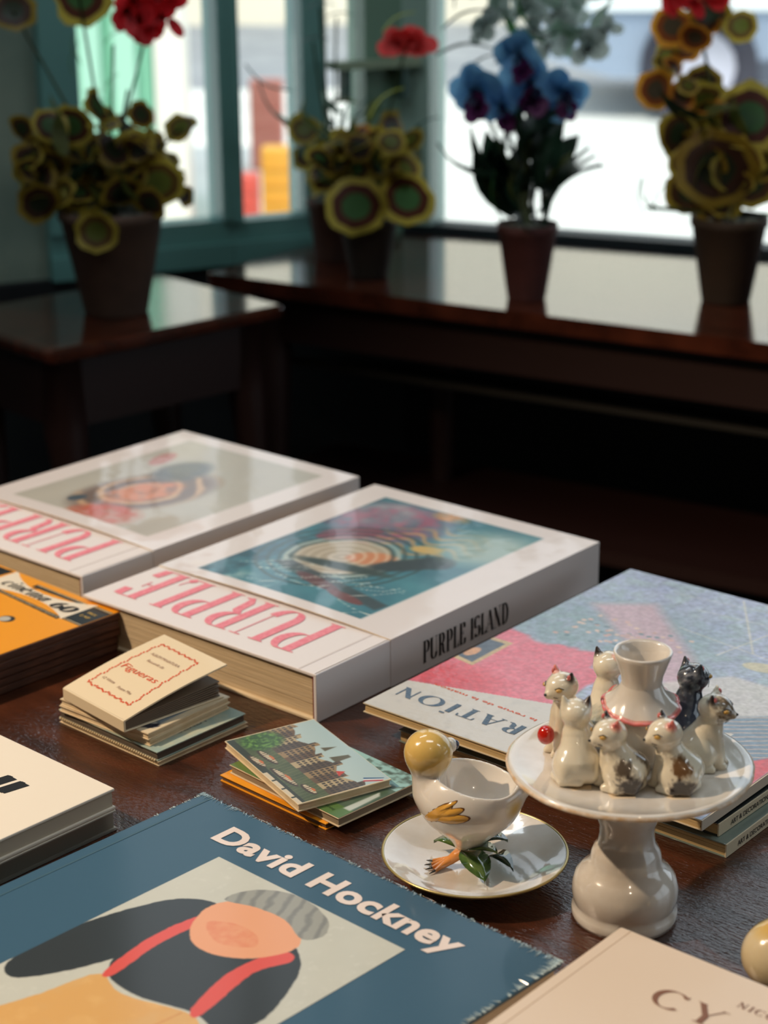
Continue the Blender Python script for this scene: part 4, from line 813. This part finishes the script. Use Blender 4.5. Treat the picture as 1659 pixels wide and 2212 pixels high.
# --- postcard booklets (centre)
b0 = booklet('postcard_booklet', 'orange booklet lowest of the postcard stack in the centre', 'booklet', at(704, 1780, .0048), 0, .0048, -44, .103, .078, orange, mat('dark_leaves', (110, 84, 60), .7), 'postcard booklets in the centre', 4)
def paintGreen(X, Y):
    n = fbm(X/7, Y/7); C = np.zeros(X.shape+(3,)) + (60, 84, 60); C = blend(C, n, (96, 112, 96)); C = blend(C, (Y < 14)*1., (84, 116, 58)); C = blend(C, (X < 14)*.8, (96, 118, 50)); C = blend(C, (Y > 52)*(X > 20)*1., (150, 190, 184)); C = blend(C, (Y > 50)*np.clip(fbm(X/4, Y/4)*3-1.2, 0, 1)*(X > 60), (70, 84, 70))
    C = blend(C, ellm(X, Y, 88, 22, 7, 6)*np.clip(n*3-1, 0, 1), (176, 120, 90)); C = blend(C, inpoly(X, Y, [(101, 12), (107, 12), (106, 40), (102, 44)], 1), (190, 196, 186)); return C
b1 = booklet('postcard_booklet', 'green landscape booklet in the middle of the postcard stack', 'booklet', at(731, 1768, .0116), .0049, .0067, -46, .1092, .0770, cream, mat('grey_leaves', (150, 134, 110), .7), 'postcard booklets in the centre', 3, paintGreen, gloss_print, res=110)
plain_text('PARAME', 'caption', (.088, .006, .0070), (.9, -.1, 0), (.1, .9, 0), .0022, .012, mat('dark_green_ink', (40, 70, 34), .6), b1)
def paintCanal(X, Y):
    n = fbm(X/6, Y/6); n2 = fbm(X/2.2, Y/2.2); C = np.zeros(X.shape+(3,)) + (176, 196, 196); C = blend(C, (Y-50)/40, (164, 190, 196))
    roof = 47 + 3*np.sin(X/5) + 5*(np.mod(X, 17) < 6) - .02*X; base = 22 + .02*X
    C = blend(C, inpoly(X, Y, [(44, 52), (48, 62), (50, 52)], 1) + inpoly(X, Y, [(60, 50), (63, 63), (67, 63), (69, 50)], 1), (92, 84, 62))
    C = blend(C, ((Y < roof) & (Y >= base)).astype(float), (126, 98, 66)); bnd = np.floor(X/9).astype(int) % 4; cols = np.array([(150, 124, 88), (104, 80, 58), (176, 156, 120), (88, 72, 58)], dtype=float)
    mk = ((Y < roof) & (Y >= base)).astype(float)[..., None]; C = C*(1-mk) + cols[bnd]*mk
    win = ((np.mod(X, 3.0) > 1.2) & (np.mod(Y, 4.2) > 1.7)).astype(float); C = blend(C, win*((Y < roof-2) & (Y >= base+2)), (58, 50, 44))
    C = blend(C, (Y < base).astype(float), (62, 74, 48)); C = blend(C, (Y < base)*n*1.1, (96, 104, 70)); tr_ = ellm(X, Y, 13, 22, 14, 15, 0, .4); C = blend(C, tr_, (52, 84, 38)); C = blend(C, tr_*np.clip(n2*4-1.8, 0, 1), (104, 146, 66)); C = blend(C, (Y < base)*(X > 28)*np.clip(np.sin(X*1.7+Y*.3+5*n)-.4, 0, 1)*.5, (134, 134, 96)); C = blend(C, (Y < 6)*.8, (40, 44, 34))
    for cx, cy_, l_ in ((38, 14, 13), (70, 10, 17), (40, 5, 11), (94, 16, 9)):
        C = blend(C, ellm(X, Y, cx, cy_, l_, 3.0, .1), (66, 52, 40)); C = blend(C, ellm(X, Y, cx, cy_+.8, l_*.86, 1.9, .1)*(np.mod(X, 2.4) > .7), (206, 190, 160)); C = blend(C, ellm(X, Y, cx+2, cy_+2.4, l_*.3, 1.0), (196, 110, 60))
    C = blend(C, inpoly(X, Y, [(80, 44), (84, 49), (88, 42)], .6), (196, 60, 44)); C = blend(C, inpoly(X, Y, [(98, 55), (103, 52), (109, 64), (105, 67)], .6), (210, 214, 214)); C = blend(C, inpoly(X, Y, [(98, 55), (99.7, 54), (106, 66), (105, 67)], .6), (50, 90, 130)); C = blend(C, inpoly(X, Y, [(101.5, 53), (103, 52), (109, 64), (107.5, 65)], .6), (176, 44, 60))
    C = blend(C, ((Y < 3.5) & (X > 58)).astype(float)*(np.mod(X, 14) > 2), (206, 192, 166)); C = blend(C, ((X < .9) | (X > 108.6) | (Y < .6) | (Y > 69.4)).astype(float), (226, 210, 176)); return C
b2 = booklet('postcard_booklet', 'booklet with a canal and gabled houses photo, topmost of the centre stack', 'booklet', at(644, 1738, .0175), .0117, .0058, -60, .1095, .0700, cream, cream, 'postcard booklets in the centre', 3, paintCanal, gloss_print, res=200)

# ------------------------------------------------------------------ porcelain
# saucer
SX, SY = at(1026, 1845, .014); sau = thing('saucer', 'round cream saucer with a gold rim under the duck egg cup', 'saucer', (SX, SY, TZ))
MB().lathe([(0, .003), (.020, .003), (.022, 0), (.028, 0), (.029, .003), (.045, .008), (.0565, .0155), (.0575, .0162), (.0570, .0172), (.0555, .0168), (.044, .0115), (.034, .0072), (.0, .0066)], 96).build('dish', plate_m, sau)
MB().lathe([(.0566, .01615), (.0578, .0163), (.0577, .0172), (.0566, .0176), (.0562, .0171)], 96).build('rim_line', gold, sau)
# duck egg cup. local: +x forward
def duck_sdf(P):
    d = sph_ell(P, (0, 0, .0445), (.0318, .0298, .0250)); d = smin(d, cap(P, (0, 0, .026), (0, 0, .012), .013, .0085), .012); d = smin(d, cap(P, (-.018, 0, .047), (-.033, 0, .053), .014, .005), .010)
    d = smax(d, P[..., 2]-.0625-.04*P[..., 0], .003); d = smax(d, -sph_ell(P, (-.005, 0, .063), (.0252, .0240, .030)), .0025)
    nk = cap(P, (.024, .0, .048), (.0255, 0, .066), .0105, .0105); d = smin(d, nk, .006)
    hd = sph_ell(P, (.0250, 0, .0735), (.0150, .0148, .0142)); return smin(d, hd, .005)
HY = math.radians(-115); hx, hy = math.cos(HY), math.sin(HY)
def duck_col(V):
    C = np.zeros((len(V), 3)) + (236, 228, 218); n = fbm(V[:, 0]*260, V[:, 2]*260+V[:, 1]*200); hd = np.linalg.norm(V-np.array((.0245, 0, .0735)), axis=1)
    C = blend(C, np.clip((V[:, 2]-.062)/.006, 0, 1)*(V[:, 0] > .004), (228, 190, 108)); C = blend(C, np.clip(1-np.linalg.norm((V-np.array((-.030, .014, .046)))*np.array((1, 1, 1)), axis=1)/.009, 0, 1)*1.2, (230, 196, 120)); C = blend(C, np.clip((.016-V[:, 2])/.006, 0, 1)*.8, (230, 190, 120)); return C
DX, DY = at(1012, 1862, .007); DYAW = math.radians(172)
duck = thing('duck_egg_cup', 'white porcelain duckling egg cup with yellow head standing on the gold-rimmed saucer', 'egg cup', (DX, DY, TZ+.0072), DYAW)
link('body', nets(duck_sdf, (-.042, -.034, .002), (.046, .034, .092), .00085, duck_col, 'body', glaze), duck)
hc = Vector((.0250, 0, .0735)); hv = Vector((hx, hy, 0)); sv = Vector((-hy, hx, 0))
for s_ in (-1, 1):
    e = hc + hv*.0100 + sv*(.0092*s_) + Vector((0, 0, .003)); MB().ball(e, (.0045, .0045, .0050), 16, 10).build('eye_white', mat('eye_white_glaze', (236, 232, 224), .12, coat=1), duck)
    e2 = e + hv*.0026 + sv*(.0026*s_); MB().ball(e2, (.0024, .0024, .0030), 12, 8).build('pupil', mat('blue_black_glaze', (34, 44, 78), .1, coat=1), duck)
MB().tube([hc+hv*.012+Vector((0, 0, -.003)), hc+hv*.018+Vector((0, 0, -.0045)), hc+hv*.0225+Vector((0, 0, -.004))], [.0042, .0032, .0006], 10).build('beak', mat('orange_glaze', (238, 158, 84), .15, coat=1), duck)
wing_m = [mat('yellow_wing_glaze', (226, 168, 74), .15, coat=1), mat('wing_outline', (110, 66, 34), .3, coat=.5)]
def wing(side):
    for j, (cx, cz, l_, an, wd_) in enumerate(((.0165, .0450, .0088, -.5, .0080), (.0118, .0505, .0078, -.55, .0028), (.0095, .0475, .0092, -.35, .0029), (.0080, .0440, .0108, -.15, .0031))):
        for k, sc_ in ((1, 1.12), (0, 1.0)):
            mb = MB(); n = 16; v = []
            for ring in (0, .55, 1):
                for i in range(n):
                    q = 2*PI*i/n; u = l_*math.cos(q)*ring*sc_; w_ = wd_*math.sin(q)*ring*sc_; x = cx - (u*math.cos(an) - w_*math.sin(an))+.0; z = cz + (-u*math.sin(an)*1.0 + w_*math.cos(an))*1.0
                    nrm = math.sqrt(max(0, 1-(x/.0318)**2-((z-.0445)/.025)**2)); y = -side*.0298*nrm; rise = (.0002+.0009*(1-ring**2)) if k == 0 else .0001+.0004*(1-ring)
                    v.append((x*(1+rise*8), y*(1+rise/.0298), z))
            fs = [(r_*n+i, r_*n+(i+1) % n, (r_+1)*n+(i+1) % n, (r_+1)*n+i) for r_ in (0, 1) for i in range(n)]
            mb.add(v, fs, 0, True); mb.build('wing_feather' if k == 0 else 'feather_outline', wing_m[k], duck)
wing(-1); wing(1)
org = mat('orange_glaze'); grn1 = mat('leaf_green_glaze', (92, 122, 58), .15, coat=1, noise=(200, (60, 88, 46))); grn2 = mat('dark_green_glaze', (44, 74, 56), .12, coat=1)
for cx, cy_, yw in ((.012, .008, .15),):
    for k in range(4):
        a_ = yw + (-.55+.36*k)+.1; MB().tube([(.003, .004, .010), (cx*.9, cy_*.8, .004), (cx+.010*math.cos(a_), cy_+.012*math.sin(a_), .0016)], [.0042, .0030, .0013], 8).build('toe', org, duck)
        MB().tube([(cx+.010*math.cos(a_), cy_+.012*math.sin(a_), .0016), (cx+.0145*math.cos(a_), cy_+.0165*math.sin(a_), .0010)], [.0009, .0002], 6).build('claw', mat('black_glaze', (26, 22, 22), .2, coat=1), duck)
def gleaf(base, tip, wd, m, rise=.004):
    b_, t_ = Vector(base), Vector(tip); d = t_-b_; s_ = d.cross(Vector((0, 0, 1))).normalized(); mb = MB(); v = []; n = 8
    for i in range(n+1):
        t = i/n; w_ = wd*math.sin(PI*min(1, (t*.92+.08)))**.8*.5; p = b_ + d*t + Vector((0, 0, rise*math.sin(PI*t))); v += [p-s_*w_, p+Vector((0, 0, -.0008)), p+s_*w_, p+Vector((0, 0, -.0022))]
    mb.add(v, [f for i in range(n) for f in ((4*i, 4*i+4, 4*i+5, 4*i+1), (4*i+1, 4*i+5, 4*i+6, 4*i+2), (4*i+2, 4*i+6, 4*i+7, 4*i+3), (4*i+3, 4*i+7, 4*i+4, 4*i))], 0, True); mb.build('leaf', m, duck)
gleaf((.001, .005, .012), (-.013, .030, .0042), .019, grn1, .003); gleaf((.003, .004, .011), (-.019, .014, .0165), .014, grn1, .003); gleaf((-.011, .002, .006), (-.029, .016, .0058), .013, grn2, .006); gleaf((-.006, -.006, .010), (-.024, -.004, .015), .013, grn2); gleaf((.006, -.004, .008), (.023, -.012, .007), .013, grn1)
# small sitting chick, mostly outside the frame at right
def chick_sdf(P):
    d = sph_ell(P, (0, 0, .0215), (.0250, .0215, .0212)); d = smin(d, sph_ell(P, (-.013, .0, .044), (.0125, .012, .0120)), .006); return smax(d, -P[..., 2]+.0004, .001)
def chick_col(V):
    C = np.zeros((len(V), 3)) + (228, 208, 168); return blend(C, np.clip((V[:, 2]-.034)/.006, 0, 1), (226, 186, 104))
kx, ky = at(1697, 2066, .02)
chick = thing('chick_figurine', 'cream porcelain chick with yellow wing, cut off by the right edge behind the cream book', 'figurine', (kx, ky, TZ), math.radians(190))
link('body', nets(chick_sdf, (-.032, -.028, -.002), (.036, .028, .060), .001, chick_col, 'body', glaze), chick)
for s_ in (-1, 1):
    for k, (dx, dz, l_) in enumerate(((-.005, .027, .012), (-.003, .0215, .013), (-.005, .016, .012))):
        mb = MB(); mb.ball((dx, s_*.0178, dz), (l_, .0050, .0050), 16, 10); mb.build('wing_feather', mat('yellow_wing_glaze', (226, 168, 74), .15, coat=1), chick)
MB().tube([(-.024, 0, .044), (-.031, 0, .042)], [.003, .0004], 8).build('beak', mat('orange_glaze'), chick)

# cake stand
PX, PY = at(1348, 1975, 0); PZ = .0970
st = thing('cake_stand', 'white glazed pedestal cake stand carrying the cat figurines', 'cake stand', (PX, PY, TZ))
wob = lambda a, j: .008*math.sin(2*a+1)+.004*math.sin(5*a)
MB().lathe([(0, 0), (.0308, 0), (.0314, .003), (.0312, .0065), (.0296, .0085), (.0304, .011), (.0314, .016), (.0312, .021), (.0295, .027), (.0262, .031), (.0225, .0345), (.0210, .038), (.0205, .042), (.0190, .0455), (.0168, .049), (.0162, .055), (.0165, .061), (.0178, .064), (.0188, .068), (.0185, .073), (.0175, .076), (.0184, .079), (.0188, .084), (.018, .0915), (.0, .0915)], 64, wob=lambda a, j: .004*math.sin(3*a)).build('pedestal', plate_m, st)
MB().lathe([(r_*.975, z_+.0035) for r_, z_ in ((.0, .0870), (.020, .0872), (.045, .0895), (.064, .0925), (.0712, .0945), (.0722, .0962), (.0716, .0980), (.0695, .0984), (.066, .0966), (.050, .0942), (.0, .0935))], 128, wob=wob).build('plate', plate_m, st)
MB().lathe([(r_*.975, z_+.0035) for r_, z_ in ((.0708, .0945), (.0727, .0953), (.0730, .0966), (.0718, .0975))], 128, wob=lambda a, j: wob(a, j)+.003*math.sin(23*a)*math.sin(7*a)).build('worn_rim', mat('worn_ochre_rim', (206, 172, 132), .4, noise=(170, (226, 212, 196))), st)
# vase
def pix_on_plate(px, py): return at(px, py, PZ+.0005)
vx, vy = pix_on_plate(1380, 1640)
vs = thing('bud_vase', 'small flared white vase with a pink scalloped collar in the middle of the cats', 'vase', (vx, vy, TZ+PZ))
MB().lathe([(0, 0), (.015, 0), (.0185, .006), (.0205, .018), (.0200, .027), (.0182, .033), (.0148, .038), (.0122, .043), (.0114, .048), (.0124, .055), (.0148, .062), (.0164, .0665), (.0170, .0685), (.0164, .0697), (.0148, .0683), (.0128, .061), (.0102, .049), (.0102, .02), (0, .01)], 64).build('vessel', plate_m, vs)
mb = MB(); n = 64; v = []
for ring, (r0, z0) in enumerate(((.0113, .0500), (.0134, .0452), (.0172, .0404), (.0200, .0368), (.0214, .0350))):
    for i in range(n): q = 2*PI*i/n; rr = r0*(1+(.05*abs(math.sin(5*q)) if ring >= 3 else 0)); v.append((rr*math.cos(q), rr*math.sin(q), z0 + (.0012*abs(math.sin(5*q)) if ring >= 3 else 0) + .0030*math.sin(q)*min(1, ring/3)))
mb.add(v, [(r_*n+i, (r_+1)*n+i, (r_+1)*n+(i+1) % n, r_*n+(i+1) % n) for r_ in (0, 1, 2) for i in range(n)], 0, True); mb.add(v[3*n:], [(i, n+i, n+(i+1) % n, (i+1) % n) for i in range(n)], 1, True); mb.build('collar', [plate_m, mat('pale_pink_glaze', (228, 164, 154), .2, coat=1)], vs)
mb = MB(); ed = v[4*n:]; mb.tube([ed[i % n] for i in range(n+1)], .0011, 8); mb.build('collar_edge', mat('pink_glaze', (216, 116, 112), .2, coat=1), vs)
# cats
PINK, DARK, GREY = (222, 126, 112), (52, 44, 42), (96, 84, 72)
def cat(label, px, py, yaw, hyaw, tall=1.0, spots=(), earc=(None, None), tint=(232, 222, 200), ball=False, sticker=True, lean=0, crouch=0.0, lift=0, eyes=True):
    x, y = pix_on_plate(px, py); r = thing('cat_figurine', label, 'figurine', (x, y, TZ+PZ+.0004), math.radians(yaw), 'porcelain cat figurines on the stand')
    dh = math.radians(hyaw-yaw); ch, sh = math.cos(dh), math.sin(dh); hz = (.0375-crouch)*tall; hcx, hcy = .0055+crouch*.4, lean
    def toh(P): q = P-np.array((hcx, hcy, hz)); return np.stack([q[..., 0]*ch+q[..., 1]*sh, -q[..., 0]*sh+q[..., 1]*ch, q[..., 2]], -1)
    def sdf(P):
        d = cap(P, (-.0035, 0, .0115), (.002, hcy*.6, (.025-crouch)*tall), .0128, .0078); d = smin(d, sph_ell(P, (-.004, .0075, .0095), (.0118, .0062, .0100)), .003); d = smin(d, sph_ell(P, (-.004, -.0075, .0095), (.0118, .0062, .0100)), .003)
        for s_ in (-1, 1): d = smin(d, cap(P, (.0065, .0032*s_, (.022-crouch)*tall), (.0100, .0036*s_, .0022), .0040, .0028), .0025); d = smin(d, cap(P, (.0080, .0038*s_, .0022), (.0122, .0040*s_, .0018), .0026, .0022), .0015); d = smin(d, cap(P, (-.002, .0105*s_, .0025), (.006, .0098*s_, .0022), .0030, .0024), .0015)
        d = smin(d, cap(P, (-.013, 0, .004), (-.010, .009, .0030), .0028, .0024), .002); d = smin(d, cap(P, (-.010, .009, .0030), (-.001, .0125, .0030), .0024, .0020), .002)
        d = smin(d, cap(P, (.002, hcy*.7, (.024-crouch)*tall), (hcx-.001, hcy, hz-.005), .0066, .0058), .004)
        q = toh(P); h_ = sph_ell(q, (0, 0, 0), (.0100, .0092, .0084)); h_ = smin(h_, cap(q, (.0060, 0, -.0022), (.0100, 0, -.0028), .0046, .0026), .003)
        for s_ in (-1, 1): h_ = smin(h_, cap(q, (-.001, .0058*s_, .0048), (-.0008, .0074*s_, .0104), .0034, .0009), .0016)
        d = smin(d, h_, .002); return smax(d, -P[..., 2]+.0003, .0006)
    def col(V):
        n = fbm(V[:, 0]*500+px, V[:, 2]*500+V[:, 1]*400); C = np.zeros((len(V), 3)) + tint
        for (c, rad, cc) in spots: C = blend(C, np.clip((1-np.linalg.norm(V-np.array(c), axis=1)/rad)*2.5+(n-.5)*2.4, 0, 1), cc)
        q = toh(V)
        for s_, ec in ((1, earc[0]), (-1, earc[1])):
            if ec is not None: C = blend(C, np.clip(1.6-np.linalg.norm(q-np.array((-.0008, .0072*s_, .0088)), axis=1)/.0034, 0, 1), ec)
        return C
    link('body', nets(sdf, (-.022, -.018, -.0012), (.024, .020, hz+.015), .00072, col, 'body', glaze), r)
    H = lambda a, b, c: (hcx + a*ch - b*sh, hcy + a*sh + b*ch, hz + c)
    MB().ball(H(.0124, 0, -.0022), (.0011, .0011, .0009), 8, 6).build('nose', mat('black_glaze'), r)
    if eyes:
        for s_ in (-1, 1):
            MB().ball(H(.0072, .0058*s_, .0012), (.0021, .0020, .0014), 10, 6).build('eye', mat('amber_glaze', (196, 150, 60), .15, coat=1), r)
            MB().tube([H(.0092, .0044*s_, .0018), H(.0074, .0062*s_, .0030), H(.0050, .0076*s_, .0018)], .0003, 5).build('eyelid_line', mat('black_glaze'), r)
            MB().tube([H(.0094, .0036*s_, -.0034), H(.0074, .0056*s_, -.0040)], .00022, 5).build('whisker', mat('black_glaze'), r); MB().tube([H(.0088, .0040*s_, -.0048), H(.0068, .0058*s_, -.0058)], .00022, 5).build('whisker', mat('black_glaze'), r)
            MB().ball(H(.0006, .0069*s_, .0077), (.0015, .0012, .0020), 8, 6).build('inner_ear', mat('pink_glaze'), r)
    if sticker:
        a_ = math.radians(-90-yaw); c_, s2 = math.cos(a_), math.sin(a_); P = lambda u, w_, z: (c_*u - s2*w_, s2*u + c_*w_, z)
        MB().add([P(.009, -.0075, .0002), P(.0165, -.0060, .0002), P(.0160, .0075, .0005), P(.0100, .0080, .0010)] + [P(.009, -.0075, -.0001), P(.0165, -.0060, -.0001), P(.0160, .0075, .0002), P(.0100, .0080, .0007)], [(0, 1, 2, 3), (7, 6, 5, 4), (0, 4, 5, 1), (1, 5, 6, 2), (2, 6, 7, 3), (3, 7, 4, 0)]).build('price_sticker', mat('paper_sticker', (226, 206, 176), .7), r)
    if ball: MB().ball((.0178, .004, .016), (.0052, .0052, .0058), 24, 16).build('red_ball', mat('red_glaze', (196, 34, 20), .08, coat=1), r)
    return r
cat('white cat at the left edge with dark ear, holding a shiny red ball', 1228, 1622, 205, 215, 1.14, earc=(DARK, PINK), ball=True, sticker=False)
cat('plain white cat seen from behind with one dark ear, front left', 1243, 1680, 92, 90, 1.02, spots=[((.004, -.010, .012), .007, DARK)], earc=(None, (60, 46, 44)), eyes=True)
cat('spotted cat with pink ear looking left, centre left of the front pair', 1337, 1697, 158, 200, .88, spots=[((-.006, .013, .017), .0070, GREY), ((-.010, .011, .006), .0095, DARK), ((-.012, -.002, .018), .007, GREY)], earc=(PINK, DARK), lean=.003)
cat('spotted cat with pink ear and brown back patch, right of the front pair', 1455, 1699, 158, 196, .90, spots=[((-.007, .012, .018), .0075, (112, 82, 54)), ((-.009, .013, .005), .0085, DARK)], earc=(PINK, DARK), lean=.003)
cat('white cat with grey face looking right at the right edge', 1518, 1652, -15, -20, .98, spots=[((.010, -.002, .038), .009, (120, 100, 78)), ((-.012, .004, .012), .008, DARK)], earc=(None, DARK), sticker=False)
cat('dark grey cat behind the vase at right', 1478, 1600, 40, 30, 1.06, spots=[((-.004, -.004, .022), .022, (62, 66, 78)), ((.004, 0, .038), .014, (52, 56, 66))], tint=(170, 170, 172), earc=((60, 60, 66), (46, 50, 58)), sticker=False)
cat('white cat with black-tipped ear behind the vase at left', 1305, 1588, 70, 60, 1.16, spots=[((-.010, .002, .014), .009, (170, 172, 160))], earc=(DARK, PINK), sticker=False)
